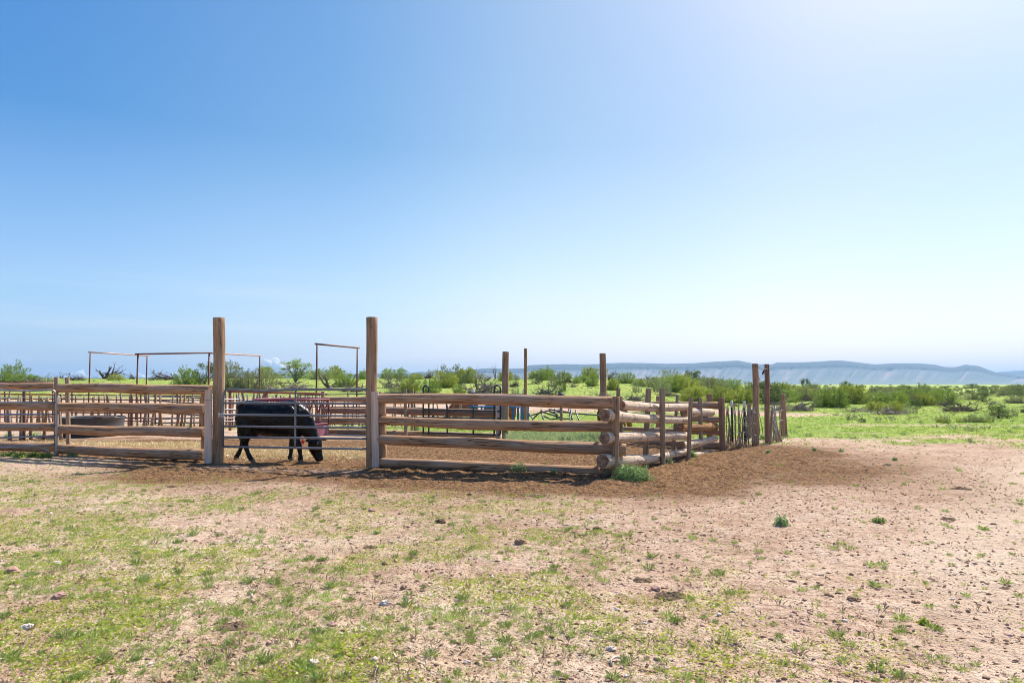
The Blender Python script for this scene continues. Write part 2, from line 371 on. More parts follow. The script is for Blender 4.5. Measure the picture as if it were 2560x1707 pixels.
def water_mat():
    m, n, b = new_mat('tank_water', 0.06, 0.5); b.inputs['Base Color'].default_value = (0.03, 0.04, 0.035, 1); return m
M['water'] = water_mat()
def hide(name, a, b_, spec, rough, sheen):
    m, n, b = new_mat(name, rough, spec)
    v = texco(n, 'Object', (1, 1, 1), False); g = noise(n, v, 5, 4); g2 = noise(n, texco(n, 'Object', (1, 1, 0.35), False), 70, 3)
    n.links.new(ramp(n, g, [(0.35, a), (0.7, b_)]), b.inputs['Base Color'])
    n.links.new(ramp(n, g, [(0.3, (rough - 0.12,) * 3), (0.7, (rough + 0.12,) * 3)]), b.inputs['Roughness'])
    b.inputs['Sheen Weight'].default_value = sheen; b.inputs['Sheen Roughness'].default_value = 0.4
    bump(n, b, math_(n, 'ADD', math_(n, 'MULTIPLY', g2, 0.10), math_(n, 'MULTIPLY', g, 2.6)), 0.6, 0.032); return m
M['cow'] = hide('black_cow_hide', (0.0010, 0.0010, 0.0013), (0.003, 0.0026, 0.0026), 0.28, 0.33, 0.0)
M['bay'] = hide('reddish_brown_hide', (0.26, 0.075, 0.025), (0.36, 0.12, 0.04), 0.4, 0.5, 0.1)
M['hoof'] = paint('horn_hoof', (0.17, 0.12, 0.085), 0.6)
M['muddy'] = paint('dark_mane', (0.025, 0.016, 0.012), 0.7)
def leafmat(name, c1, c2, trans=0.4, scale=3.0, c3=None):
    m = bpy.data.materials.new(name); m.use_nodes = True; n = m.node_tree
    n.nodes.remove(n.nodes['Principled BSDF']); out = n.nodes['Material Output']
    ge = n.nodes.new('ShaderNodeNewGeometry'); oi = n.nodes.new('ShaderNodeObjectInfo')
    ng = noise(n, ge.outputs['Position'], scale, 3); fine = noise(n, ge.outputs['Position'], scale * 9, 1)
    f = math_(n, 'ADD', math_(n, 'MULTIPLY', ng, 0.8), math_(n, 'MULTIPLY', fine, 0.5))
    f = math_(n, 'ADD', f, math_(n, 'MULTIPLY', math_(n, 'SUBTRACT', oi.outputs['Random'], 0.5), 0.22))
    stops = [(0.42, c1), (0.82, c2)] + ([(0.95, c3)] if c3 else [])
    col = ramp(n, f, stops)
    d = n.nodes.new('ShaderNodeBsdfDiffuse'); t = n.nodes.new('ShaderNodeBsdfTranslucent'); g = n.nodes.new('ShaderNodeBsdfGlossy')
    g.inputs['Roughness'].default_value = 0.45
    n.links.new(col, d.inputs[0]); n.links.new(mixc(n, 0.35 if c1[1] > c1[0] else 0.0, col, (0.35, 0.42, 0.03)), t.inputs[0])
    a = n.nodes.new('ShaderNodeMixShader'); a.inputs[0].default_value = trans; n.links.new(d.outputs[0], a.inputs[1]); n.links.new(t.outputs[0], a.inputs[2])
    b = n.nodes.new('ShaderNodeMixShader'); b.inputs[0].default_value = 0.05; n.links.new(a.outputs[0], b.inputs[1]); n.links.new(g.outputs[0], b.inputs[2])
    n.links.new(b.outputs[0], out.inputs[0]); return m
M['lf_bright'] = leafmat('bright_green_leaves', (0.10, 0.19, 0.035), (0.29, 0.42, 0.075), 0.45, 1.4)
M['lf_yellow'] = leafmat('yellow_green_leaves', (0.17, 0.23, 0.035), (0.44, 0.48, 0.08), 0.45, 1.4)
M['lf_dark'] = leafmat('dark_green_needles', (0.04, 0.085, 0.028), (0.11, 0.17, 0.05), 0.25, 1.6)
M['lf_olive'] = leafmat('olive_grey_leaves', (0.12, 0.15, 0.075), (0.27, 0.29, 0.14), 0.35, 1.2)
M['lf_sage'] = leafmat('pale_sage_leaves', (0.17, 0.22, 0.12), (0.33, 0.37, 0.22), 0.3, 1.5)
M['grass_fine'] = leafmat('fine_green_grass', (0.19, 0.29, 0.065), (0.42, 0.54, 0.13), 0.45, 2.5)
M['grass_yel'] = leafmat('yellow_green_ground_plants', (0.30, 0.40, 0.045), (0.62, 0.66, 0.06), 0.5, 3.0, (0.78, 0.68, 0.07))
M['grass_dry'] = leafmat('dry_tan_grass', (0.24, 0.17, 0.10), (0.42, 0.33, 0.20), 0.3, 3.0)
M['meadow'] = leafmat('lush_meadow_grass', (0.22, 0.36, 0.065), (0.36, 0.50, 0.085), 0.45, 0.35, (0.50, 0.52, 0.09))
M['straw'] = leafmat('straw', (0.55, 0.41, 0.20), (0.85, 0.70, 0.40), 0.3, 4.0)
M['tallgrass'] = leafmat('pale_tall_grass', (0.26, 0.34, 0.16), (0.44, 0.52, 0.28), 0.4, 2.0)
M['clump'] = leafmat('mid_green_clumps', (0.11, 0.19, 0.05), (0.28, 0.38, 0.11), 0.4, 4.0)
M['weed'] = leafmat('blue_green_weed_leaves', (0.11, 0.24, 0.08), (0.40, 0.56, 0.24), 0.35, 6.0)
def rockmat(name, a, b_):
    m, n, b = new_mat(name, 0.9, 0.2); v = texco(n, 'Object', (1, 1, 1)); g = noise(n, v, 12, 5, 0.7)
    n.links.new(ramp(n, g, [(0.3, a), (0.7, b_)]), b.inputs['Base Color']); bump(n, b, g, 0.8, 0.01); return m
M['rock_white'] = rockmat('white_stone', (0.45, 0.36, 0.30), (0.72, 0.63, 0.55))
M['rock_pink'] = rockmat('pink_sandstone', (0.36, 0.19, 0.15), (0.55, 0.36, 0.30))
M['rock_brown'] = rockmat('brown_clod', (0.20, 0.115, 0.07), (0.46, 0.30, 0.19))
M['dung'] = rockmat('dry_dung', (0.07, 0.043, 0.025), (0.24, 0.16, 0.095))
M['rock_grey'] = rockmat('grey_stone', (0.24, 0.21, 0.21), (0.44, 0.40, 0.40))

def ground_mat():
    m, n, b = new_mat('sandy_ground', 0.95, 0.08)
    ge = n.nodes.new('ShaderNodeNewGeometry'); p = ge.outputs['Position']
    def A(nm): a = n.nodes.new('ShaderNodeAttribute'); a.attribute_name = nm; return a.outputs['Fac']
    big = noise(n, p, 0.35, 4); med = noise(n, p, 2.4, 5, 0.62); fine = noise(n, p, 13, 5, 0.7); vf = noise(n, p, 55, 3, 0.7)
    sand = ramp(n, math_(n, 'ADD', math_(n, 'MULTIPLY', big, 0.45), math_(n, 'MULTIPLY', med, 0.55)), [(0.36, (0.43, 0.28, 0.19)), (0.50, (0.645, 0.47, 0.34)), (0.64, (0.74, 0.585, 0.45))])
    sand = mixc(n, ramp(n, fine, [(0.36, (0.8, 0.8, 0.8)), (0.50, (0, 0, 0))]), sand, (0.33, 0.19, 0.125))
    sand = mixc(n, math_(n, 'MULTIPLY', ramp(n, vf, [(0.40, (1, 1, 1)), (0.47, (0, 0, 0))]), 0.5), sand, (0.27, 0.15, 0.10))
    sand = mixc(n, math_(n, 'MULTIPLY', ramp(n, vf, [(0.60, (0, 0, 0)), (0.68, (1, 1, 1))]), 0.5), sand, (0.74, 0.61, 0.52))
    man = ramp(n, math_(n, 'ADD', math_(n, 'MULTIPLY', fine, 0.7), math_(n, 'MULTIPLY', vf, 0.4)), [(0.44, (0.035, 0.016, 0.008)), (0.56, (0.20, 0.108, 0.048)), (0.67, (0.42, 0.26, 0.13))])
    man = mixc(n, math_(n, 'MULTIPLY', A('trodden'), 0.75), man, (0.42, 0.28, 0.20))
    man = mixc(n, ramp(n, med, [(0.45, (0, 0, 0)), (0.7, (0.45, 0.45, 0.45))]), man, (0.32, 0.17, 0.09))
    mf = ramp(n, math_(n, 'ADD', A('manure'), math_(n, 'MULTIPLY', math_(n, 'SUBTRACT', math_(n, 'ADD', math_(n, 'MULTIPLY', fine, 0.6), math_(n, 'MULTIPLY', med, 0.7)), 0.65), 1.5)), [(0.22, (0, 0, 0)), (0.72, (1, 1, 1))])
    vr = n.nodes.new('ShaderNodeTexVoronoi'); n.links.new(p, vr.inputs['Vector']); vr.inputs['Scale'].default_value = 26.0
    crumb = ramp(n, math_(n, 'ADD', vr.outputs['Distance'], math_(n, 'MULTIPLY', vf, 0.35)), [(0.33, (1, 1, 1)), (0.42, (0, 0, 0))])
    sand = mixc(n, math_(n, 'MULTIPLY', crumb, ramp(n, med, [(0.35, (0.15, 0.15, 0.15)), (0.6, (0.85, 0.85, 0.85))])), sand, (0.24, 0.135, 0.085))
    sand = mixc(n, math_(n, 'MULTIPLY', A('dust'), ramp(n, fine, [(0.35, (0.85, 0.85, 0.85)), (0.62, (0.2, 0.2, 0.2))])), sand, (0.34, 0.205, 0.125))
    sand = mixc(n, math_(n, 'MULTIPLY', A('track'), math_(n, 'ADD', 0.15, math_(n, 'MULTIPLY', big, 0.7))), sand, (0.74, 0.59, 0.44))
    col = mixc(n, mf, sand, man)
    gg = ramp(n, noise(n, p, 0.8, 5, 0.65), [(0.3, (0.22, 0.30, 0.075)), (0.5, (0.35, 0.42, 0.10)), (0.68, (0.50, 0.50, 0.14))])
    gg = mixc(n, ramp(n, noise(n, p, 0.16, 4, 0.6), [(0.40, (0, 0, 0)), (0.62, (0.75, 0.75, 0.75))]), gg, (0.25, 0.37, 0.09))
    gg = mixc(n, math_(n, 'MULTIPLY', ramp(n, noise(n, p, 0.42, 5, 0.7), [(0.50, (0, 0, 0)), (0.66, (1, 1, 1))]), 0.4), gg, (0.46, 0.42, 0.17))
    gf = ramp(n, math_(n, 'ADD', A('green'), math_(n, 'MULTIPLY', math_(n, 'SUBTRACT', math_(n, 'ADD', math_(n, 'MULTIPLY', fine, 0.5), math_(n, 'MULTIPLY', med, 0.7)), 0.6), 1.6)), [(0.40, (0, 0, 0)), (0.75, (1, 1, 1))])
    gf = math_(n, 'MULTIPLY', gf, A('farness'))
    col = mixc(n, gf, col, gg)
    n.links.new(col, b.inputs['Base Color'])
    hh = math_(n, 'ADD', math_(n, 'MULTIPLY', fine, 1.0), math_(n, 'ADD', math_(n, 'MULTIPLY', vf, 0.35), math_(n, 'MULTIPLY', med, 1.5)))
    x = n.nodes.new('ShaderNodeBump'); x.inputs['Strength'].default_value = 1.0; x.inputs['Distance'].default_value = 0.06
    hh = math_(n, 'ADD', hh, math_(n, 'MULTIPLY', crumb, 0.5))
    n.links.new(hh, x.inputs['Height']); n.links.new(x.outputs[0], b.inputs['Normal'])
    return m
M['ground'] = ground_mat()

# ------------------------------------------------------------------ ground sheet
def axis(parts):
    out = []
    for a, b_, step in parts: out += list(np.arange(a, b_, step))
    return np.array(out)
def geo(a, b_, n): return list(a * (b_ / a) ** (np.arange(1, n + 1) / n))
ys = np.array(sorted([-v for v in geo(3, 8800, 22)]) + list(np.arange(-3, 3, 0.5)) + list(np.arange(3, 9, 0.045)) + list(np.arange(9, 17, 0.075)) + list(np.arange(17, 30, 0.25)) + list(np.arange(30, 120, 1.6)) + geo(120, 9900, 40))
xs_r = list(np.arange(0, 8, 0.06)) + list(np.arange(8, 16, 0.16)) + list(np.arange(16, 90, 1.2)) + geo(90, 9500, 34)
xs = np.array(sorted([-v for v in xs_r[1:]]) + xs_r)
X, Y = np.meshgrid(xs, ys); Z = height(X, Y)
# trampled clods: extra relief where the soil is churned
mm = manure_mask(X, Y)
near = (1 - sstep(14, 24, np.abs(Y)))
Z = Z + near * mm * (0.08 * (fbm(X * 3.2, Y * 3.2, 77, 3) - 0.5) + 0.05 * (fbm(X * 9, Y * 9, 79, 2) - 0.5)) + near * 0.026 * (fbm(X * 7, Y * 7, 78, 2) - 0.5)
nx_, ny_ = len(xs), len(ys)
idx = np.arange(nx_ * ny_).reshape(ny_, nx_)
F = np.stack([idx[:-1, :-1], idx[:-1, 1:], idx[1:, 1:], idx[1:, :-1]], -1).reshape(-1, 4)
gme = mesh_np('ground', np.stack([X.ravel(), Y.ravel(), Z.ravel()], 1), F, [M['ground']], smooth=True,
              attrs={'manure': mm.ravel(), 'green': green_mask(X, Y).ravel(), 'dust': dust_mask(X, Y).ravel(), 'trodden': np.exp(-(seg_dist(X, Y, [(-6.0, 13.75), (-3.1, 13.0)]) / 0.28) ** 2).ravel(), 'track': (np.exp(-(seg_dist(X, Y, [(2.6, 3.0), (3.6, 5.2), (5.2, 7.5), (11.0, 14.0), (30, 22)]) / (0.35 + 0.04 * np.abs(Y))) ** 2)).ravel(), 'farness': (0.07 + 0.93 * sstep(13, 20, Y)).ravel()})
tag(add('ground', gme), kind='structure')
from bisect import bisect_right
def gz(x, y):
    i = min(max(bisect_right(xs, x) - 1, 0), nx_ - 2); j = min(max(bisect_right(ys, y) - 1, 0), ny_ - 2)
    u = (x - xs[i]) / (xs[i + 1] - xs[i]); v = (y - ys[j]) / (ys[j + 1] - ys[j])
    return float((Z[j, i] * (1 - u) + Z[j, i + 1] * u) * (1 - v) + (Z[j + 1, i] * (1 - u) + Z[j + 1, i + 1] * u) * v)
def gz_np(x, y):
    i = np.clip(np.searchsorted(xs, x, 'right') - 1, 0, nx_ - 2); j = np.clip(np.searchsorted(ys, y, 'right') - 1, 0, ny_ - 2)
    u = (x - xs[i]) / (xs[i + 1] - xs[i]); v = (y - ys[j]) / (ys[j + 1] - ys[j])
    return (Z[j, i] * (1 - u) + Z[j, i + 1] * u) * (1 - v) + (Z[j + 1, i] * (1 - u) + Z[j + 1, i + 1] * u) * v
def hit(px, py, dmax=900):
    """the ground point seen at a photo pixel"""
    r = ray(px, py); d = 3.0
    while d < dmax:
        p = Vector((0, 0, EYE)) + r * (d / r.y)
        if p.z <= gz(p.x, p.y): return p
        d *= 1.006
    p = Vector((0, 0, EYE)) + r * (dmax / r.y); p.z = gz(p.x, p.y); return p

# ------------------------------------------------------------------ mesa
SKY = [(-700, 946), (300, 944), (700, 941), (880, 935), (945, 933.7), (1001, 935), (1040, 930.5), (1053, 929), (1069, 930.5), (1097, 927), (1140, 928), (1183, 924.3), (1208, 921), (1227, 920.3), (1255, 922), (1308, 920.7), (1323, 912.7),
       (1375, 911), (1410, 910), (1462, 911), (1494, 910), (1518, 908), (1557, 906.9), (1625, 907.8), (1667, 909.4), (1735, 907.8), (1793, 903.6), (1846, 901.3), (1874, 906.8), (1889, 910), (1931, 910.6), (1943, 906),
       (1989, 906), (2046, 904), (2075, 901.6), (2103, 901.2), (2143, 905.5), (2185, 911), (2241, 908), (2295, 908), (2338, 911.6), (2360, 917), (2386, 918), (2414, 911.4), (2447, 915), (2469, 924), (2490, 931), (2540, 938), (2620, 946), (2760, 953), (2900, 958)]
def mesa_mat(far=False):
    m, n, b = new_mat('mesa_rock_and_scrub', 0.95, 0.05)
    ge = n.nodes.new('ShaderNodeNewGeometry'); a = n.nodes.new('ShaderNodeAttribute'); a.attribute_name = 'rise'
    n1 = noise(n, ge.outputs['Position'], 0.006, 5, 0.65); n2 = noise(n, ge.outputs['Position'], 0.03, 4, 0.7)
    rib = n.nodes.new('ShaderNodeAttribute'); rib.attribute_name = 'rib'
    tal = mixc(n, ramp(n, math_(n, 'ADD', math_(n, 'MULTIPLY', rib.outputs['Fac'], 0.7), math_(n, 'MULTIPLY', n1, 0.5)), [(0.35, (0, 0, 0)), (0.72, (1, 1, 1))]), (0.12, 0.14, 0.13), (0.36, 0.29, 0.27))
    tal = mixc(n, math_(n, 'MULTIPLY', ramp(n, n2, [(0.45, (1, 1, 1)), (0.6, (0, 0, 0))]), 0.35), tal, (0.11, 0.14, 0.09))
    cap_ = mixc(n, ramp(n, n2, [(0.4, (0, 0, 0)), (0.6, (1, 1, 1))]), (0.025, 0.035, 0.03), (0.07, 0.075, 0.06))
    f = ramp(n, math_(n, 'ADD', a.outputs['Fac'], math_(n, 'MULTIPLY', math_(n, 'SUBTRACT', n1, 0.5), 0.16)), [(0.66, (0, 0, 0)), (0.72, (1, 1, 1))])
    low = ramp(n, math_(n, 'ADD', a.outputs['Fac'], math_(n, 'MULTIPLY', math_(n, 'SUBTRACT', n1, 0.5), 0.3)), [(0.08, (1, 1, 1)), (0.30, (0, 0, 0))])
    col = mixc(n, f, mixc(n, low, tal, (0.17, 0.20, 0.14)), cap_)
    n.links.new(col, b.inputs['Base Color'])
    return m
def make_mesa(name, sk, D, seed):
    px = np.arange(sk[0][0], sk[-1][0], 2.0); top = np.interp(px, [s[0] for s in sk], [s[1] for s in sk])
    rows = np.array([0, .05, .1, .16, .22, .28, .34, .40, .46, .52, .58, .63, .67, .70, .74, .78, .83, .87, .90, .94, .97, 1.0, 1.0, 1.0])
    back = np.zeros(len(rows)); back[-2:] = [400, 1100]
    V = []; rise = []; rib = []
    xw = (px - 1280) / FPX * D
    ht = (960 - top) / FPX * D + EYE
    rb = np.abs(fbm(xw / 95.0, xw * 0 + 3, seed, 3) - 0.5) * 2
    rb2 = fbm(xw / 240.0, xw * 0 + 9, seed + 3, 3)
    for i, t in enumerate(rows):
        # slope: talus apron, then cliff, then sloping rim
        prof = np.interp(t, [0, .3, .66, .70, .84, 1.0], [0, 420, 760, 770, 800, 1150])
        skew = xw + (1 - t) * 140                         # gullies run down at a slant
        g = np.abs(fbm(skew / 75.0, skew * 0 + 3 + t * 0.4, seed, 3) - 0.5) * 2
        g2 = fbm(skew / 420.0, skew * 0 + 8, seed + 5, 2)
        amp = np.interp(t, [0, .2, .5, .68, .72, 1], [10, 90, 150, 150, 60, 20])
        yy = D - 1150 + prof + back[i] + amp * (g * 1.1 - 0.5) * 1.5 + 260 * (g2 - 0.5) * (1 - t * 0.6)
        zz = ht * t - 3 * (t == 0)
        if back[i] > 0: zz = ht * (1 - 0.004 * back[i] / 50)
        xx = xw * (yy / D)
        hh = zz if back[i] > 0 else (zz - EYE * t) * yy / D + EYE * t
        V.append(np.stack([xx, yy, hh], 1)); rise.append(np.full(len(px), t)); rib.append(g)
    V = np.concatenate(V); V[:, 0] = np.clip(V[:, 0], -9400, 9400); k = len(px); idx = np.arange(len(rows) * k).reshape(len(rows), k)
    F = np.stack([idx[:-1, :-1], idx[:-1, 1:], idx[1:, 1:], idx[1:, :-1]], -1).reshape(-1, 4)
    me = mesh_np(name, V, F, [mesa_mat()], smooth=True, attrs={'rise': np.concatenate(rise), 'rib': np.concatenate(rib)})
    return tag(add(name, me), kind='structure')
make_mesa('mesa_hills', SKY, 6000, 3)
make_mesa('mesa_hills', [(2300, 958), (2440, 938), (2490, 930), (2534, 926.8), (2560, 925.7), (2640, 924), (2760, 926), (2900, 934), (3100, 945), (3300, 956)], 8200, 19)

# ------------------------------------------------------------------ clouds low over the hill (beyond the haze)
def cloud_mat():
    m, n, b = new_mat('cloud_white', 1.0, 0.0); b.inputs['Base Color'].default_value = (0.86, 0.87, 0.9, 1)
    b.inputs['Base Color'].default_value = (0.97, 0.97, 0.98, 1)
    t = n.nodes.new('ShaderNodeBsdfTranslucent'); t.inputs[0].default_value = (1, 1, 1, 1); x = n.nodes.new('ShaderNodeMixShader'); x.inputs[0].default_value = 0.6
    n.links.new(b.outputs[0], x.inputs[1]); n.links.new(t.outputs[0], x.inputs[2]); n.links.new(x.outputs[0], n.nodes['Material Output'].inputs[0]); return m
M['cloud'] = cloud_mat()
def cloud(px0, px1, ytop, ybase, D, seed, label):
    D = 11000
    rr = random.Random(seed); V = []; F = []
    o = (P((px0 + px1) / 2, ybase, D)); w = (px1 - px0) / FPX * D; h = (ybase - ytop) / FPX * D
    for i in range(46):
        u = rr.uniform(-1, 1); hh = max(0.12, (1 - abs(u) ** 2.6)) * rr.uniform(0.1, 1.0)
        c = Vector((u * w * 0.46, rr.uniform(-.25, .25) * w, hh * h * 0.80)); r = h * rr.uniform(0.14, 0.30)
        n1 = 14; n2 = 9; b = len(V)
        for j in range(n2 + 1):
            for k in range(n1):
                th = math.pi * j / n2; ph = 2 * math.pi * k / n1
                d = Vector((math.sin(th) * math.cos(ph), math.sin(th) * math.sin(ph), math.cos(th)))
                q = c + d * r * (1 + 0.35 * (mnoise.noise((c + d * r) * (5.0 / h)) + 0.5 * mnoise.noise((c + d * r) * (12.0 / h))))
                V.append(q)
        for j in range(n2):
            for k in range(n1): F.append((b + j * n1 + k, b + (j + 1) * n1 + k, b + (j + 1) * n1 + (k + 1) % n1, b + j * n1 + (k + 1) % n1))
    ob = add('cloud', mesh_py('cloud', V, F, [M['cloud']]), None, o); return tag(ob, label, 'cloud', 'clouds low on the horizon')
cloud(640, 728, 893, 948, 15000, 1, 'white cumulus cloud rising behind the leafy tree over the middle gate')
cloud(165, 222, 927, 953, 15000, 2, 'small white cloud low behind the dark fallen log on the ridge')
cloud(228, 255, 935, 952, 15000, 3, 'faint white cloud just left of the forked dead branch')
cloud(322, 372, 932, 953, 15000, 4, 'flat white cloud low between two rusty pipe uprights')
cloud(405, 460, 929, 955, 15000, 5, 'small white cloud behind the dark brush heap on the ridge')

# ------------------------------------------------------------------ logs
def log(name, parent, rings, mat, sides=18, rough=0.05, bend=0.35, seed=None, endmat=None, flat=0.0, lab=None, step=0.14):
    """rings: [(world point, radius)]; local Z runs along the log"""
    rr = random.Random(seed if seed is not None else name + str([tuple(round(c, 3) for c in p) for p, r in rings]))
    p0, p1 = Vector(rings[0][0]), Vector(rings[-1][0]); ax = (p1 - p0); L = ax.length
    q = ax.normalized().to_track_quat('Z', 'Y'); qi = q.inverted()
    cum = [0.0]
    for (a, _), (b_, _) in zip(rings[:-1], rings[1:]): cum.append(cum[-1] + (Vector(b_) - Vector(a)).length)
    n = max(3, int(cum[-1] / step)); off = Vector((rr.random() * 50, rr.random() * 50, rr.random() * 50)); V = []
    ts = [0, 0.012 / max(L, .02)] + [i / n for i in range(1, n)] + [1 - 0.012 / max(L, .02), 1]
    for ti, t in enumerate(ts):
        s_ = t * cum[-1]; j = 0
        while j < len(cum) - 2 and s_ > cum[j + 1]: j += 1
        f = (s_ - cum[j]) / max(cum[j + 1] - cum[j], 1e-6)
        c = Vector(rings[j][0]).lerp(Vector(rings[j + 1][0]), f); r = rings[j][1] * (1 - f) + rings[j + 1][1] * f
        lc = qi @ (c - p0)
        e = math.sin(math.pi * t)
        lc.x += r * bend * e * mnoise.noise(off + Vector((s_ * 0.5, 0, 0))) * 1.2
        lc.y += r * bend * e * mnoise.noise(off + Vector((0, s_ * 0.5, 7))) * 1.2
        rr_ = r * (0.94 if ti in (0, len(ts) - 1) else 1.0)
        for k in range(sides):
            an = 2 * math.pi * k / sides; ca, sa = math.cos(an), math.sin(an)
            w = 1 + rough * 1.6 * mnoise.noise(off + Vector((ca * 1.4, sa * 1.4, s_ * 1.1))) + rough * 0.8 * mnoise.noise(off + Vector((ca * 4, sa * 4, s_ * 3.5)))
            V.append(Vector((lc.x + ca * rr_ * w, lc.y + sa * rr_ * w, lc.z)))
    F = []; Mi = []; m = len(ts)
    for i in range(m - 1):
        for k in range(sides):
            k2 = (k + 1) % sides; F.append((i * sides + k, i * sides + k2, (i + 1) * sides + k2, (i + 1) * sides + k)); Mi.append(0)
    for e, base in ((0, 0), (1, (m - 1) * sides)):
        c = len(V); V.append(Vector((0, 0, (0 if e == 0 else (qi @ (p1 - p0)).z))) )
        for k in range(sides):
            k2 = (k + 1) % sides
            F.append((c, base + k2, base + k) if e == 0 else (c, base + k, base + k2)); Mi.append(1)
    me = mesh_py(name, V, F, [mat, endmat or M['end']], Mi)
    sm = [mi == 0 for mi in Mi]; me.polygons.foreach_set('use_smooth', sm)
    o = add(name, me, parent, wloc(parent, p0)); o.rotation_mode = 'QUATERNION'; o.rotation_quaternion = q
    if lab: o['label'] = lab
    return o
def rail_px(name, parent, pts, mat, **kw):
    """pts: (px, ytop, ybot, d)"""
    rings = []
    for (px, yt, yb, d) in pts:
        a = P(px, yt, d); b_ = P(px, yb, d); rings.append(((a + b_) / 2, (a - b_).length / 2))
    return log(name, parent, rings, mat, **kw)
def post_px(name, parent, xt0, xt1, yt, xb0, xb1, yb, d, mat, sides=16, deep=0.25, **kw):
    """a post given by its left/right edges at top and bottom rows"""
    t = P((xt0 + xt1) / 2, yt, d); b_ = P((xb0 + xb1) / 2, yb, d)
    rt = (P(xt1, yt, d) - P(xt0, yt, d)).length / 2; rb = (P(xb1, yb, d) - P(xb0, yb, d)).length / 2
    dirn = (b_ - t).normalized(); g = gz(b_.x, b_.y)
    ext = max(0.0, (b_.z - (g - deep))) ; b2 = b_ + dirn * ext
    return log(name, parent, [(b2, rb), (t, rt)], mat, sides=sides, bend=kw.pop('bend', 0.25), **kw)
def post_thing(name, label, cat, *a, group=None, **kw):
    d = a[6]; p = P((a[3] + a[4]) / 2, a[5], d); p.z = gz(p.x, p.y)
    o = post_px(name, None, *a, **kw); tag(o, label, cat, group); return o
def at(px, d):
    p = P(px, 960, d); p.z = gz(p.x, p.y); return p
def board_px(name, parent, xt0, xt1, yt, xb0, xb1, yb, d, thick, mat, deep=0.03):
    """sawn plank standing upright, local Z along it"""
    t0, t1, b0, b1 = P(xt0, yt, d), P(xt1, yt, d), P(xb0, yb, d), P(xb1, yb, d)
    base = (b0 + b1) / 2; top = (t0 + t1) / 2; ax = (top - base); q = ax.normalized().to_track_quat('Z', 'Y')
    w = (t1 - t0).length; L = ax.length; V = []; F = []
    # align width with image-plane x
    xdir = (t1 - t0).normalized(); zdir = ax.normalized(); ydir = zdir.cross(xdir).normalized(); xdir = ydir.cross(zdir)
    Mx = Matrix((xdir, ydir, zdir)).transposed()
    nseg = 10; bev = 0.006
    prof = [(-w / 2 + bev, -thick / 2), (w / 2 - bev, -thick / 2), (w / 2, -thick / 2 + bev), (w / 2, thick / 2 - bev), (w / 2 - bev, thick / 2), (-w / 2 + bev, thick / 2), (-w / 2, thick / 2 - bev), (-w / 2, -thick / 2 + bev)]
    for i in range(nseg + 1):
        s_ = -deep + (L + deep) * i / nseg; dx = 0.004 * mnoise.noise(Vector((px_seed(xt0), 0, s_ * 2)))
        for (a, b_) in prof: V.append(Vector((a + dx, b_, s_)))
    k = len(prof)
    for i in range(nseg):
        for j in range(k): F.append((i * k + j, i * k + (j + 1) % k, (i + 1) * k + (j + 1) % k, (i + 1) * k + j))
    F.append(tuple(reversed(range(k)))); F.append(tuple(nseg * k + j for j in range(k)))
    me = mesh_py(name, V, F, [mat], smooth=False); o = add(name, me, parent, wloc(parent, base))
    o.rotation_mode = 'QUATERNION'; o.rotation_quaternion = Mx.to_quaternion(); return o
def px_seed(v): return v * 0.37
# --- left front fences
fa = empty('log_fence', at(-40, 16.4), 'log rail fence behind the pale pipe gate at the left edge', 'fence', 'log fences of the corral')
for (y0, y1, z0, z1) in ((956, 972, 957, 974), (1004, 1025, 1005, 1026), (1055, 1076, 1057, 1078), (1104, 1128, 1107, 1130)):
    rail_px('rail', fa, [(-210, y0, y1, 16.5), (0, y0, y1, 16.35), (139, z0, z1, 16.2)], M['rail'])
post_px('post', fa, -88, -70, 948, -88, -70, 1140, 16.7, M['greypost'])
post_px('post', fa, 136.5, 146, 942, 136, 146.5, 1134, 16.0, M['greypost'], lab='slim grey green post beside the gate end')
fb = empty('log_fence', at(330, 15.1), 'log rail fence between the slim grey post and the tall left gate post', 'fence', 'log fences of the corral')
for pts in ([(147, 959, 981, 16.0), (300, 959, 984, 15.4), (420, 960, 984.5, 14.95), (527, 962, 987, 14.55)],
            [(147, 1005.5, 1029, 16.0), (300, 1007, 1031, 15.4), (514, 1009, 1035, 14.55)],
            [(147, 1061, 1084, 16.0), (300, 1064, 1088, 15.4), (514, 1067, 1093, 14.55)],
            [(147, 1110, 1133, 16.0), (300, 1116, 1142, 15.4), (514, 1123, 1151, 14.55)]):
    rail_px('rail', fb, pts, M['rail'])
post_px('post', fb, 163, 173, 943, 166, 176, 1120, 16.35, M['stick'], lab='pale barkless post behind the rails')
post_px('post', fb, 503, 513, 985, 503, 513, 1150, 14.85, M['post'])
board_px('board', fb, 513, 529.5, 975, 512, 528, 1154, 14.28, 0.05, M['board'])['label'] = 'pale sawn upright board'
# tall posts of the middle gate
tl = post_thing('gate_post', 'tall brown post standing left of the middle gate, beside the black cow', 'post', 534, 561.5, 794, 530, 557, 1155, 14.45, M['post'], group='tall corral posts', sides=24)
tr = post_thing('gate_post', 'tall brown post right of the middle gate with a pale board on its right side', 'post', 916, 943.5, 793, 916, 944, 1169, 13.55, M['post'], group='tall corral posts', sides=24)
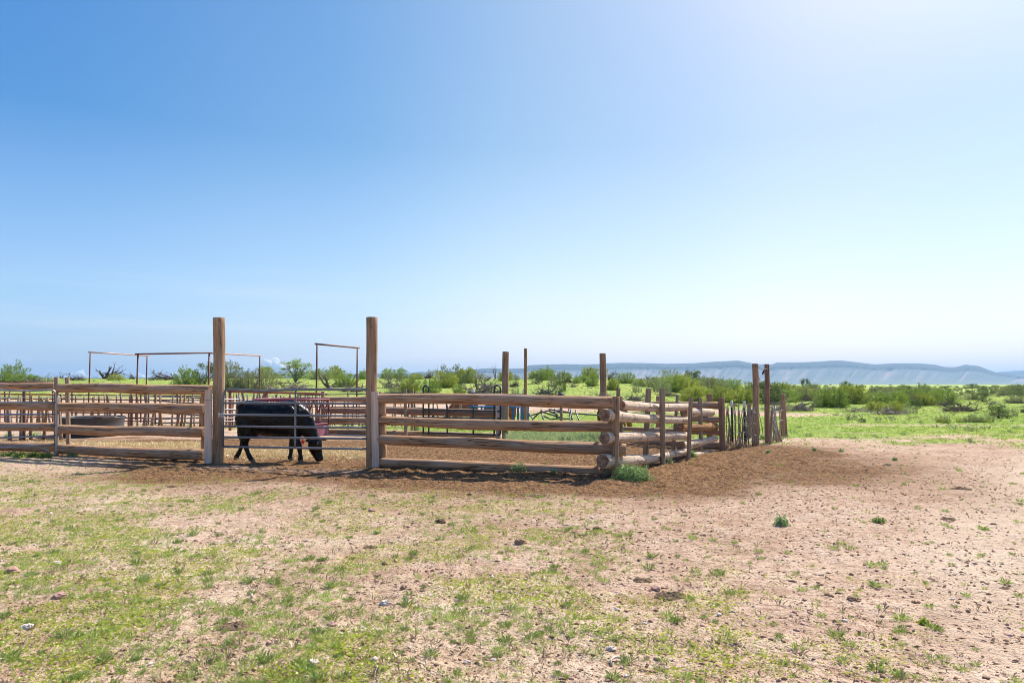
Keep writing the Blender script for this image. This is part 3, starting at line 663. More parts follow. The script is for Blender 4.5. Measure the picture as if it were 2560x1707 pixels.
# --- right front log fence
fc = empty('log_fence', at(1240, 12.95), 'front log rail fence from the middle gate to the weedy corner', 'fence', 'log fences of the corral')
board_px('board', fc, 928.5, 945.5, 979, 930, 947.5, 1164, 13.28, 0.05, M['board'])['label'] = 'pale sawn upright board'
post_px('post', fc, 941, 955, 979.5, 941, 955, 1155, 13.62, M['stick'], sides=12)
for (y0, y1) in ((1007.5, 1040), (1060, 1085), (1110.5, 1144), (1145, 1162)):
    rail_px('spacer_block', fc, [(0, 0, 0, 0)] and [(956.5, y0, y0 + .1, 13.42), (956.5, y1, y1 + .1, 13.42)], M['rail']) if False else None
    a = P(956.5, y0, 13.42); b_ = P(956.5, y1, 13.42); log('spacer_block', fc, [(b_, 0.078), (a, 0.078)], M['post'], sides=12)
for pts in ([(945, 984, 1008, 13.35), (1060, 985, 1011, 13.15), (1280, 988, 1018, 12.8), (1450, 990, 1022.5, 12.5), (1541, 991, 1024, 12.4)],
            [(945, 1040, 1060, 13.35), (1180, 1047.5, 1074.5, 12.95), (1400, 1051, 1078, 12.6), (1541, 1052.5, 1080, 12.4)],
            [(946, 1085.5, 1110, 13.35), (1180, 1093, 1121, 12.95), (1400, 1101.5, 1132, 12.6), (1530, 1105, 1137.5, 12.4), (1565.5, 1109, 1141, 12.35)],
            [(947, 1144, 1166, 13.35), (1180, 1153, 1178, 12.95), (1400, 1162, 1190, 12.6), (1500, 1166, 1194, 12.45)]):
    rail_px('rail', fc, pts, M['rail'], sides=22)
post_px('post', fc, 1531, 1549.5, 991, 1528.5, 1545, 1162, 12.13, M['post'], sides=20, lab='front corner post bound with wire')
# --- side log fence
fd = empty('log_fence', at(1640, 14.2), 'side log fence of sun cracked logs running back from the weedy corner', 'fence', 'log fences of the corral')
for pts, mt in (([(1511.7, 1021.5, 1053, 11.95), (1648, 1038, 1058, 14.2), (1719, 1041, 1058.5, 15.5)], 'barkless'),
                ([(1552, 999, 1024.5, 12.6), (1648, 1009, 1030.5, 14.2), (1717, 1008, 1026.5, 15.5)], 'barkless'),
                ([(1511.7, 1080.5, 1111, 11.95), (1648, 1078, 1102, 14.2), (1716, 1080, 1100, 15.5)], 'barkless'),
                ([(1505.5, 1134.5, 1171, 11.9), (1621, 1136, 1159, 13.7), (1715, 1121, 1137, 15.5)], 'barkless'),
                ([(1709, 1020, 1041.5, 15.7), (1779, 1022, 1041, 17.2)], 'barkless'),
                ([(1699, 1058, 1080, 15.5), (1788, 1056, 1077, 17.2)], 'orange'),
                ([(1702, 1102, 1128, 15.5), (1740, 1098, 1118, 16.2), (1790, 1089, 1103, 17.2)], 'barkless'),
                ([(1725, 1132, 1146, 15.7), (1785, 1124, 1136, 17.2)], 'barkless')):
    rail_px('log', fd, pts, M[mt], sides=20, bend=0.3, rough=0.07, lab='orange barked log' if mt == 'orange' else None)
for a in ((1541, 1551, 969.5, 1541, 1551, 1150, 12.95), (1549, 1557, 991, 1547, 1560, 1158, 12.62), (1648, 1662.5, 970, 1650.5, 1663.5, 1154, 13.95), (1614.5, 1629, 971, 1607, 1622, 1134, 14.35),
          (1722, 1732.5, 993.5, 1715.5, 1726.5, 1143, 15.2), (1690, 1697.5, 987, 1679, 1688, 1123, 16.0), (1745, 1755, 994, 1747, 1757, 1130, 16.4), (1796, 1811, 994, 1799, 1814.5, 1122, 17.35)):
    post_px('post', fd, *a, M['greypost'] if a[0] not in (1796,) else M['redpost'], sides=14)
# --- rear log fences
fe = empty('log_fence', at(1650, 18.6), 'rear log fence whose square cut rail ends stick out behind the side logs', 'fence', 'log fences of the corral')
for pts in ([(1500, 1001, 1011, 20.2), (1627, 1003.5, 1015, 19.0), (1803, 1005, 1023.5, 17.55)], [(1500, 1032, 1044, 20.2), (1803, 1041, 1057, 17.55)],
            [(1500, 1065, 1075, 20.2), (1620, 1068, 1079, 19.0), (1803, 1073.5, 1089, 17.55)], [(1500, 1090, 1104, 20.2), (1620, 1100, 1116, 19.0), (1805, 1103, 1124, 17.55)]):
    rail_px('rail', fe, pts, M['rail'])
post_px('post', fe, 1766, 1781, 985, 1768, 1782, 1110, 18.0, M['redpost']); post_px('post', fe, 1640, 1650, 990, 1640, 1650, 1100, 19.1, M['greypost'])
ff = empty('log_fence', at(980, 22.4), 'rear log fence seen between the middle gate and the dark green panel', 'fence', 'log fences of the corral')
for pts in ([(806, 992, 1004.5, 23.0), (930, 992, 1006, 22.6), (1012, 992, 1006, 22.3)], [(806, 1018.5, 1033, 23.0), (1012, 1019, 1037, 22.3), (1245, 1025, 1045, 21.3)],
            [(806, 1043, 1058, 23.0), (1012, 1045, 1060, 22.3)], [(806, 1072, 1085, 23.0), (1012, 1076, 1090, 22.3), (1250, 1083, 1099, 21.3)]):
    rail_px('rail', ff, pts, M['redpost' if pts[0][1] == 1018.5 else 'rail'])
for a in ((803, 812, 978, 803, 812, 1085, 23.2), (1009, 1017.5, 971.5, 1010, 1018.5, 1084, 22.1), (1026, 1034, 971.5, 1026, 1034, 1084, 22.9)):
    post_px('post', ff, *a, M['greypost'], sides=12)
board_px('board', ff, 1240, 1250, 1010, 1240, 1250, 1094, 20.95, 0.05, M['board'])
# tall rear posts
post_thing('gate_post', 'tall square topped brown post rising behind the front rails beside the dark green panel', 'post', 1256, 1272.5, 879, 1254.5, 1270.5, 1096, 20.8, M['post'], group='tall corral posts')
post_thing('gate_post', 'thin tall orange brown post behind the blue slatted chute', 'post', 1310, 1318, 871, 1309, 1317, 1078, 24.0, M['orangepost'], group='tall corral posts')
post_thing('gate_post', 'tall brown post rising just left of the front log corner', 'post', 1498.5, 1514.5, 883, 1502, 1518, 1098, 20.4, M['post'], group='tall corral posts')
post_thing('short_post', 'short pale stub post peeking over the top rail near the corner', 'post', 1503, 1513, 982, 1503, 1513, 1105, 19.2, M['stick'])
# right-hand tall pair and its neighbours
post_thing('gate_post', 'tall brown post wound with wire, left one of the pair against the mesa', 'post', 1880.5, 1895, 909, 1884, 1898.5, 1111, 18.6, M['post'], group='tall corral posts')
post_thing('gate_post', 'tall reddish post with a dangling strap, right one of the pair against the mesa', 'post', 1911, 1923, 910, 1912.5, 1926, 1107, 19.2, M['redpost'], group='tall corral posts')
post_thing('leaning_post', 'thin grey pole leaning on the reddish tall post', 'post', 1926.5, 1932, 1026, 1922.5, 1929, 1108.5, 18.95, M['greypost'])
post_thing('short_post', 'short reddish post at the end of the wire fence on the right', 'post', 1950.5, 1960, 1002, 1952, 1961.5, 1091.5, 21.3, M['redpost'])
post_thing('leaning_post', 'dark red post leaning behind the short reddish post', 'post', 1951, 1962, 986, 1962, 1969, 1089.5, 21.8, M['redpost'])
post_thing('short_post', 'short reddish post standing within the stick fence', 'post', 1867, 1877, 1009, 1868, 1878, 1092, 20.9, M['redpost'])

# ------------------------------------------------------------------ pipe gates and panels
def pipe(parent, name, pts_px, r, mat, n=8):
    mb = MB(); mb.tube([P(*p) for p in pts_px], r, n); return mb.build(name, mat, parent)
def bar(parent, name, a, b_, r, mat, sag=0.0, n=8):
    A, B = P(*a), P(*b_); pts = [A.lerp(B, t) + Vector((0, 0, -sag * math.sin(math.pi * t) + 0.006 * mnoise.noise(A * 3 + Vector((t * 3, 0, 0))))) for t in [i / 8 for i in range(9)]]
    mb = MB(); mb.tube(pts, r, n); return mb.build(name, mat, parent)
g1 = empty('metal_gate', at(60, 15.4), 'pale galvanised pipe gate swung open along the fence at the left edge', 'gate', 'pipe gates')
LD, RD = 15.15, 15.75
def dl(px): return LD + (RD - LD) * (px + 0) / 141
pipe(g1, 'frame', [(-380, 972, dl(-380)), (-120, 973, dl(-120)), (0, 974.5, dl(0)), (60, 977, dl(60)), (110, 975, dl(110)), (127, 974.5, dl(127)), (135, 977, dl(135)), (140, 984, dl(140)), (141, 1000, RD), (141, 1060, RD), (141, 1112, RD), (141.5, 1132, RD), (137, 1137, RD), (128, 1135, dl(128)), (113, 1124, dl(113)), (101, 1115, dl(101))], 0.024, M['galv'], 10)
for (yl, yr) in ((1006, 1006), (1036, 1035), (1065.5, 1063.5), (1094, 1089), (1118, 1112)):
    bar(g1, 'rail', (-380, yl + (yl - yr) * 2.6, dl(-380)), (139, yr, RD), 0.021, M['galv'])
g2 = empty('metal_gate', at(738, 13.95), 'grey six bar pipe gate in front of the black cow', 'gate', 'pipe gates')
def dg(px): return 14.27 + (13.50 - 14.27) * (px - 557) / 361
pipe(g2, 'frame', [(557.5, 1116, dg(557)), (557, 1040, dg(557)), (557.5, 1000, dg(557)), (559, 985, dg(559)), (563, 976.5, dg(563)), (570, 973.3, dg(570)), (590, 973.5, dg(590)), (625, 975.5, dg(625)), (662, 977, dg(662)), (700, 975, dg(700)), (740, 973.5, dg(740)), (918, 973.6, dg(918)), (921, 980, dg(920)), (921, 1122, dg(921))], 0.025, M['steel'], 10)
for (yl, yr) in ((1007.2, 1009), (1037.2, 1039.8), (1065.6, 1069.4), (1092, 1097), (1116.2, 1122.2)):
    bar(g2, 'rail', (557.5, yl, dg(557)), (920.5, yr, dg(920)), 0.022, M['steel'])
bar(g2, 'brace', (739, 975, dg(739) - 0.03), (737, 1120, dg(737) - 0.03), 0.02, M['steel'])
# rope tying the gate, wire round the post and board
rp = MB(); pts = []
for i in range(40):
    t = i / 39; a = t * math.tau * 2.5; pts.append(P(553 + 7.5 * math.sin(a) + 2 * math.sin(3 * a), 1036 + 5 * math.cos(a * 1.3) + 2.5 * t, 14.24))
rp.tube(pts, 0.007, 6); rp.tube([P(545, 1033, 14.26), P(549, 1036, 14.24), P(556, 1037, 14.24)], 0.008, 6)
tag(rp.build('rope', M['rope']), 'knotted white rope tying the middle gate to its tall left post', 'rope')
wr = MB(); wr.tube([P(512, 1000, 14.2), P(529, 1000.5, 14.2), P(545, 1000, 14.23), P(556, 999.5, 14.26), P(566, 1000, 14.42)], 0.0045, 5)
tag(wr.build('wire', M['wire']), 'thin wire strung from the pale board across the tall left gate post', 'wire')
def ring_wire(px, py, d, r, label, k=1, mat='wire', tilt=0.0):
    mb = MB(); c = P(px, py, d)
    for q in range(k):
        pts = [c + Vector((math.cos(a) * r, math.sin(a) * r, 0.015 * q + tilt * math.cos(a))) for a in [i / 20 * math.tau for i in range(21)]]
        mb.tube(pts, 0.004, 5)
    return mb.build('wire', M[mat], None)
tag(ring_wire(1539, 1031, 12.13, 0.083, '', 2), 'wire loop high on the front corner post', 'wire', 'wire loops on posts')
tag(ring_wire(1537, 1088, 12.13, 0.082, '', 2), 'wire loop halfway down the front corner post', 'wire', 'wire loops on posts')
tag(ring_wire(1888, 916, 18.6, 0.092, '', 2), 'wire loop at the top of the brown post of the right pair', 'wire', 'wire loops on posts')
mb = MB(); mb.tube([P(1896, 918, 18.5), P(1905, 922, 18.8), P(1912, 923.5, 19.05), P(1920, 921, 19.05)], 0.006, 5)
tag(mb.build('wire', M['wire']), 'wire stretched between the tops of the right pair of tall posts', 'wire')
mb = MB(); mb.tube([P(1914, 923, 19.0), P(1909.5, 927, 19.0), P(1908, 932, 19.0), P(1905.5, 936.5, 19.0)], [0.02, 0.025, 0.03, 0.012], 6)
tag(mb.build('strap', M['rubber']), 'dark strap dangling from the reddish tall post', 'strap')
mb = MB(); mb.tube([P(1896, 925, 18.5), P(1897, 940, 18.5), P(1899, 951, 18.5)], [0.006, 0.012, 0.02], 6)
tag(mb.build('strap', M['rope']), 'pale strap hanging on the right side of the brown tall post', 'strap')

# dark green arched panel
g3 = empty('arched_gate', at(1155, 21.6), 'dark green pipe panel with arched tops behind the front rails', 'gate', 'pipe gates')
def da(px): return 21.9 + (20.9 - 21.9) * (px - 1057) / 195
for (x0, x1) in ((1058, 1072), (1235.5, 1251)):
    xm = (x0 + x1) / 2; pts = [(x0, 1085, da(x0)), (x0, 975, da(x0))]
    for i in range(9):
        a = math.pi * (1 - i / 8); pts.append((xm + (x1 - x0) / 2 * math.cos(a), 972 - 8 * math.sin(a), da(xm)))
    pts += [(x1, 990, da(x1)), (x1, 1085, da(x1))]
    pipe(g3, 'hoop', pts, 0.026, M['darkgreen'])
for (yl, yr) in ((1022.5, 1028), (1043, 1046), (1081, 1087)): bar(g3, 'rail', (1057, yl, da(1057)), (1250, yr, da(1250)), 0.026, M['darkgreen'])
for x in (1118, 1183): bar(g3, 'upright', (x, 1012, da(x)), (x, 1085, da(x)), 0.024, M['darkgreen'])
# rear dark bar panels
def panel(label, x0, x1, d0, d1, bars, ups, mat, r=0.022, name='pipe_fence', group='pipe fence panels', rn='rail', un='upright'):
    e = empty(name, at((x0 + x1) / 2, (d0 + d1) / 2), label, 'fence panel', group)
    dd = lambda px: d0 + (d1 - d0) * (px - x0) / (x1 - x0)
    for (yl, yr) in bars: bar(e, rn, (x0, yl, d0), (x1, yr, d1), r, mat, n=6)
    for u in ups: bar(e, un, (u[0], u[1], dd(u[0])), (u[0], u[2], dd(u[0])), r * 1.15, mat, n=6)
    return e
panel('dark grey pipe panel behind the rear logs right of the pink feeder', 744, 1056, 24.8, 23.6, ((988, 981), (1001, 984), (1016, 1019), (1040, 1042), (1058, 1063)), ((745, 985, 1074), (870, 980, 1074), (952, 980, 1075), (1036, 982, 1076)), M['darkpipe'], 0.02)
panel('orange rust pipe rail fence above the cow back', 569, 819, 24.0, 24.6, ((978.5, 984.5), ), ((664, 980, 1076), (575, 980, 1076)), M['rustred'], 0.045)
panel('long dark rusty pipe fence above the top log at the left edge', -300, 137, 19.0, 20.6, ((951, 958), ), ((-120, 955, 1120), (60, 957, 1100)), M['rust'], 0.035)
panel('rusty pipe fence with orange rail behind the left log rails', -80, 520, 29.0, 28.5, ((985, 990), (996, 1001), (1041, 1045)), tuple((x, 978, 1062) for x in (12, 132, 180, 352, 443)), M['rust'], 0.026)
panel('dark slanting pipe gate stacked behind the left log rails near the board', 384, 508, 27.4, 26.8, ((990, 995), (1001, 1010), (1030, 1039), (1047, 1044), (1057, 1056), (1075, 1070)), ((371, 984, 1070), (388, 984, 1070), (504, 990, 1074)), M['darkpipe'], 0.03)
panel('rusty brown pipe pen rails beyond the stock tank', 150, 382, 25.2, 25.6, ((997, 1000), (1008, 1011), (1031, 1033), (1052, 1053), (1043, 1046)), ((152, 985, 1068), (268, 985, 1068), (330, 985, 1068)), M['rust'], 0.024)
panel('orange and pale pipe rails lying low behind the left gate', -60, 134, 24.5, 25.0, ((1044, 1040), (984, 985.5)), ((-50, 980, 1072), ), M['rustred'], 0.022)
panel('grey pipe panel just behind the cow rump', 548, 606, 20.6, 21.4, ((1024, 1024), (1035, 1035), (1045, 1045), (1054, 1054), (998, 998)), ((598, 990, 1092), ), M['steel'], 0.024)
# crumpled grey panel
cp = empty('bent_gate', at(1400, 23.5), 'bent dark grey pipe panel lying askew right of the blue chute', 'gate')
for s in (((1321, 1040), (1372, 1026)), ((1372, 1026), (1378, 1023)), ((1331, 1048), (1355, 1026)), ((1320, 1030), (1333, 1048)), ((1372, 1023), (1420, 1030)), ((1357, 1030), (1412, 1047)), ((1412, 1047), (1427, 1047)), ((1378, 1030), (1425, 1031)),
          ((1353, 1023), (1358, 1048)), ((1387, 1022), (1393, 1048)), ((1398, 1022), (1401, 1035)), ((1357, 1039), (1376, 1048)), ((1376, 1048), (1412, 1046)), ((1422, 1022), (1427, 1049)), ((1426, 1022), (1431, 1049)), ((1438, 1024), (1447, 1049)), ((1427, 1033), (1500, 1038)), ((1370, 1026), (1395, 1037))):
    bar(cp, 'pipe', (s[0][0], s[0][1], 23.4), (s[1][0], s[1][1], 23.0), 0.026, M['darkpipe'], n=6)
for s in (((1347, 1079), (1363, 1079)), ((1436, 1080), (1441, 1090)), ((1452, 1081), (1457, 1089)), ((1425, 1047), (1441, 1090)), ((1447, 1047), (1457, 1089)), ((1331, 1048), (1347, 1079)), ((1400, 1081), (1500, 1083)), ((1460, 1088), (1488, 1088))):
    bar(cp, 'pipe', (s[0][0], s[0][1], 22.6), (s[1][0], s[1][1], 22.4), 0.022, M['darkpipe'], n=6)
# blue slatted chute
bc = empty('cattle_chute', at(1250, 25), 'blue slatted cattle chute behind the dark green panel', 'cattle chute')
def dc(px): return 25.6 - (px - 1172) / 150 * 1.0
for i, x in enumerate(list(range(1178, 1300, 13))):
    mb = MB(); a = P(x, 1014, dc(x)); b_ = P(x, 1080, dc(x)); mb.box((a + b_) / 2, 0.075, 0.03, (a - b_).length); mb.build('slat_bar', M['blue'], bc, False)
mb = MB()
for k in range(5):
    x = 1303 + k * 4.3; a = P(x, 1015, 24.5 + 0.03 * (k % 2)); b_ = P(x, 1086, 24.5 + 0.03 * (k % 2)); mb.box((a + b_) / 2, 0.058, 0.04, (a - b_).length)
mb.build('end_panel', M['blue'], bc, False)
bar(bc, 'top_rail', (1172, 983, 25.5), (1320, 987, 24.6), 0.03, M['darkpipe']); bar(bc, 'rail', (1172, 1016, 25.5), (1300, 1018, 24.7), 0.03, M['blue'])
bar(bc, 'rail', (1172, 1080, 25.5), (1300, 1084, 24.7), 0.035, M['blue'])
for x in (1176, 1312): bar(bc, 'upright', (x, 983, dc(x) - 0.05), (x, 1078, dc(x) - 0.05), 0.03, M['darkpipe'])
def blob(name, c, rx, ry, rz, mat, seed=0, n1=14, n2=9, amp=0.25, fr=2.0, parent=None, flat=None):
    V = []; F = []
    for j in range(n2 + 1):
        for k in range(n1):
            th = math.pi * j / n2; ph = 2 * math.pi * k / n1; d = Vector((math.sin(th) * math.cos(ph), math.sin(th) * math.sin(ph), math.cos(th)))
            w = 1 + amp * (mnoise.noise(d * fr + Vector((seed * 3.1, 0, 0))) + 0.6 * mnoise.noise(d * fr * 2.7 + Vector((0, seed * 1.7, 0))))
            V.append(Vector((d.x * rx * w, d.y * ry * w, d.z * rz * w)))
    for j in range(n2):
        for k in range(n1): F.append((j * n1 + k, (j + 1) * n1 + k, (j + 1) * n1 + (k + 1) % n1, j * n1 + (k + 1) % n1))
    return add(name, mesh_py(name, V, F, [mat], smooth=False), parent, wloc(parent, c) if parent else c)
for (x, lab) in ((1183, 'small white jug standing on the left end of the dark chute rail'), (1310, 'small white jug standing on the chute rail beside the thin tall post')):
    mb = MB(); c = P(x, 984, dc(x) - 0.02); mb.tube([c, c + Vector((0, 0, .015)), c + Vector((0, 0, .11)), c + Vector((0, 0, .15)), c + Vector((0, 0, .17)), c + Vector((0, 0, .19))], [0.045, 0.055, 0.055, 0.035, 0.02, 0.02], 12)
    tag(mb.build('jug', M['white']), lab, 'jug', 'white jugs on the chute')
# rubber tub upside down on a post, seen above the top rail
mb = MB(); c = P(1403, 991, 22.5); g = gz(c.x, c.y)
mb.tube([c + Vector((0, 0, -.03)), c + Vector((0, 0, 0)), c + Vector((0, 0, .10)), c + Vector((0, 0, .115)), c + Vector((0, 0, .12))], [0.17, 0.165, 0.10, 0.09, 0.02], 20)
tag(mb.build('rubber_tub', M['rubber']), 'upturned dark rubber tub just above the top front rail', 'tub')
mb = MB(); mb.tube([Vector((c.x, c.y, g - .1)), Vector((c.x, c.y, c.z - .03))], 0.05, 10); tag(mb.build('short_post', M['greypost']), 'hidden stub post carrying the upturned rubber tub', 'post')

# rusty pipe portals
def portal(label, a, b_, base, r=0.038, over=0.12, mat='rust', bmat='rust'):
    """a,b: (px, ytop, d) of the two uprights"""
    A, B = P(*a), P(*b_); e = empty('pipe_portal', ((A.x + B.x) / 2, (A.y + B.y) / 2, gz((A.x + B.x) / 2, (A.y + B.y) / 2)), label, 'pipe frame', 'tall rusty pipe frames')
    dv = (B - A).normalized(); mb = MB(); mb.tube([A - dv * over, A.lerp(B, .5), B + dv * over], r, 10); mb.build('crossbar', M[bmat], e)
    for q in (A, B):
        mb = MB(); g = gz(q.x, q.y); mb.tube([Vector((q.x, q.y, g - .2)), Vector((q.x, q.y, (g + q.z) / 2)), Vector((q.x, q.y, q.z - r * 0.5))], r * 0.92, 10); mb.build('upright', M[mat], e)
M['litrust'] = paint('sunlit_rust_pipe', (0.40, 0.27, 0.23), 0.45, 0.1, (0.24, 0.12, 0.09), 0.3)  # paler copy of the rust for crossbars, sunlight put into its colour
portal('rusty pipe frame furthest left with a pale sunlit crossbar', (226, 880.5, 35), (368, 889, 39), 0, bmat='litrust')
portal('rusty pipe frame overlapping the furthest left one', (345, 885, 30), (523, 882, 31.2), 0)
portal('rusty pipe frame with a sunlit crossbar partly behind the tall left gate post', (524, 882.5, 31.6), (650, 889, 36), 0, over=0.05, bmat='litrust')
portal('rusty pipe frame between the two tall gate posts', (793, 860, 28), (893.5, 869.5, 30.5), 0)

# ------------------------------------------------------------------ stick fences
def stick_fence(label, x0, x1, d0, d1, ytop, count, rpx, wires, seed, mat=('stick',), tposts=()):
    rr = random.Random(seed); e = empty('stick_fence', at((x0 + x1) / 2, (d0 + d1) / 2), label, 'fence', 'stick fences')
    A, B = at(x0, d0), at(x1, d1)
    for i in range(count):
        t = (i + rr.uniform(-.35, .35)) / max(1, count - 1); t = min(max(t, 0), 1)
        b_ = A.lerp(B, t) + Vector((0, rr.uniform(-.06, .06), 0)); b_.z = gz(b_.x, b_.y) - 0.05
        h = rr.uniform(*ytop); top = b_ + Vector((rr.gauss(0, .075), rr.uniform(-.05, .05), h + .05)); r = rr.uniform(*rpx)
        pts = []
        for k in range(6):
            u = k / 5; pts.append(b_.lerp(top, u) + Vector((rr.uniform(-.018, .018), rr.uniform(-.018, .018), 0)))
        mb = MB(); mb.tube(pts, [r * (1.15 - 0.45 * k / 5) for k in range(6)], 6); mb.build('stick', M[rr.choice(mat)], e)
    for z in wires:
        mb = MB(); pts = []
        for k in range(13):
            p = A.lerp(B, k / 12); p.z = gz(p.x, p.y) + z + rr.uniform(-.015, .015); p.y -= 0.07; pts.append(p)
        mb.tube(pts, 0.007, 4); mb.build('wire', M['galvwire'], e)
    for (px, d) in tposts:
        p = at(px, d); mb = MB(); mb.tube([p + Vector((0, 0, -.05)), p + Vector((0, 0, 1.0))], 0.03, 6, 0); mb.tube([p + Vector((0, 0, 1.0)), p + Vector((0, 0, 1.18))], 0.032, 6, 1)
        mb.build('steel_post', [M['darkgreen'], M['white']], e)
    return e
stick_fence('stick fence far behind the left log rails', -230, 545, 25.6, 26.6, (1.1, 1.42), 58, (0.022, 0.055), (0.35, 0.8, 1.15), 3, ('stick', 'stick', 'greypost', 'orangepost'))
stick_fence('stick fence running behind the black cow', 556, 802, 27.5, 26.0, (1.15, 1.32), 40, (0.028, 0.055), (0.4, 0.85, 1.15), 4, ('stick', 'stick', 'greypost'))
stick_fence('short run of pale crooked poles behind the left pipe gate', -120, 162, 19.8, 20.6, (1.2, 1.5), 11, (0.035, 0.06), (1.25, 1.0), 5, ('stick', 'orangepost'))
stick_fence('thin stick fence with white topped steel posts beside the tall right pair', 1814, 1886, 18.9, 18.3, (0.95, 1.1), 15, (0.011, 0.019), (0.3, 0.6, 0.9), 6, ('stick', 'stick', 'greypost'), ((1828.5, 18.7), (1859.5, 18.5)))
stick_fence('thin stick fence set back behind the right tall pair', 1838, 1905, 21.0, 22.5, (1.0, 1.12), 10, (0.012, 0.02), (0.9,), 8, ('greypost', 'stick'))
stick_fence('sparse stick fence between the right tall pair and the short red post', 1930, 1954, 20.0, 21.3, (0.95, 1.1), 8, (0.012, 0.022), (0.55, 0.85), 9, ('greypost', 'stick'))
stick_fence('rear stick fence seen far behind the rear log rails', 815, 1160, 27.0, 26.0, (1.0, 1.15), 26, (0.02, 0.04), (0.5, 0.9), 10, ('greypost', 'darkdead'))
for (a, b_, r, lab) in (((1932, 1050, 19.6), (1954, 1100, 19.8), 0.035, 'weathered pole leaning to the left among the right hand sticks'), ((1933, 1066, 19.5), (1943, 1104, 19.5), 0.04, 'pale crooked pole standing in the tangled wire'), ((1936, 1030, 19.9), (1948, 1106, 19.6), 0.02, 'thin bare pole beside the tangled wire')):
    mb = MB(); A, B = P(*a), P(*b_); B.z = gz(B.x, B.y) - .02; mb.tube([A, A.lerp(B, .5) + Vector((.02, 0, .01)), B], [r * .7, r * .9, r], 8); tag(mb.build('leaning_pole', M['stick']), lab, 'pole')
mb = MB(); rr = random.Random(5)
for k in range(9):
    pts = []; x = rr.uniform(1931, 1940); 
    for i in range(9): pts.append(P(x + rr.uniform(-2.5, 2.5) + i * 0.6, 1014 + i * 10.5, 19.4 + rr.uniform(-.12, .12)))
    mb.tube(pts, 0.0035, 4)
tag(mb.build('tangled_wire', M['galvwire']), 'bundle of tangled pale fence wire hanging right of the reddish tall post', 'wire')
mb = MB()
for k in range(7):
    pts = []; x = rr.uniform(1872, 1886)
    for i in range(9): pts.append(P(x + rr.uniform(-2.5, 2.5), 1022 + i * 11, 18.25 + rr.uniform(-.12, .12)))
    mb.tube(pts, 0.003, 4)
for y in (1026, 1044, 1063, 1080, 1096): mb.tube([P(1850 + i * 5, y + rr.uniform(-3, 3) - (3 if i > 4 else 0), 18.4) for i in range(8)], 0.006, 4)
tag(mb.build('tangled_wire', M['galvwire']), 'crumpled wire netting hanging left of the brown tall post', 'wire')

# ------------------------------------------------------------------ round hay feeder
hf = empty('hay_feeder', at(731, 22.3), 'round hay feeder with crimson pipe top and faded pink skirt behind the cow', 'hay feeder')
c0 = at(731, 22.3); RF = 1.17; zt = 1.15
def ring(z, r, tr, name, mat, n=48):
    mb = MB(); mb.tube([c0 + Vector((math.cos(a) * r, math.sin(a) * r, z)) for a in [i / n * math.tau for i in range(n + 1)]], tr, 8, cap=False); return mb.build(name, mat, hf)
ring(zt, RF, 0.035, 'top_ring', M['crimson']); ring(0.38, RF, 0.03, 'middle_ring', M['crimson'])
V = []; F = []; n = 48
for z, r in ((0.02, RF), (0.05, RF + .012), (0.26, RF), (0.28, RF + .014), (0.30, RF), (0.38, RF), (0.38, RF - .02), (0.02, RF - .02)):
    for k in range(n): a = k / n * math.tau; V.append(c0 + Vector((math.cos(a) * r, math.sin(a) * r, z)))
for i in range(7):
    for k in range(n): F.append((i * n + k, i * n + (k + 1) % n, (i + 1) * n + (k + 1) % n, (i + 1) * n + k))
add('skirt', mesh_py('skirt', [v - hf.location for v in V], F, [M['pink']]), hf)
for k in range(10):
    a = k / 10 * math.tau + .12; u = Vector((math.cos(a), math.sin(a), 0)); da_ = math.tau / 36
    f = c0 + u * RF; u2 = Vector((math.cos(a - da_), math.sin(a - da_), 0)); u3 = Vector((math.cos(a + da_), math.sin(a + da_), 0))
    mb = MB(); mb.tube([f + Vector((0, 0, .38)), f + Vector((0, 0, .74))], 0.022, 7)
    mb.tube([f + Vector((0, 0, .74)), c0 + u2 * RF + Vector((0, 0, zt))], 0.024, 7); mb.tube([f + Vector((0, 0, .74)), c0 + u3 * RF + Vector((0, 0, zt))], 0.024, 7)
    mb.build('divider', M['crimson'], hf)
# ------------------------------------------------------------------ stock tank
st = empty('stock_tank', at(232, 21.9), 'low dark grey round stock tank behind the left log rails', 'stock tank')
c0 = at(232, 21.9); V = []; F = []; n = 56
prof = [(0.0, .86), (0.03, .88), (0.20, .905), (0.22, .92), (0.24, .905), (0.56, .94), (0.585, .965), (0.61, .965), (0.62, .94), (0.60, .92), (0.30, .89)]
for z, r in prof:
    for k in range(n): a = k / n * math.tau; V.append(Vector((math.cos(a) * r, math.sin(a) * r, z)))
for i in range(len(prof) - 1):
    for k in range(n): F.append((i * n + k, i * n + (k + 1) % n, (i + 1) * n + (k + 1) % n, (i + 1) * n + k))
add('tank_wall', mesh_py('tank_wall', V, F, [M['tank']]), st)
V = [Vector((0, 0, .46))] + [Vector((math.cos(k / n * math.tau) * .925, math.sin(k / n * math.tau) * .925, .46)) for k in range(n)]
add('water', mesh_py('water', V, [(0, k + 1, (k + 1) % n + 1) for k in range(n)], [M['water']]), st)
pl = MB(); A, B = P(190, 1046, 21.2), P(290, 1046, 21.2); A.z = B.z = c0.z + .64; pl.box((A + B) / 2, (B - A).length, 0.14, 0.035); tag(pl.build('plank', M['stick'], None, False), 'pale plank lying across the rim of the stock tank', 'plank')

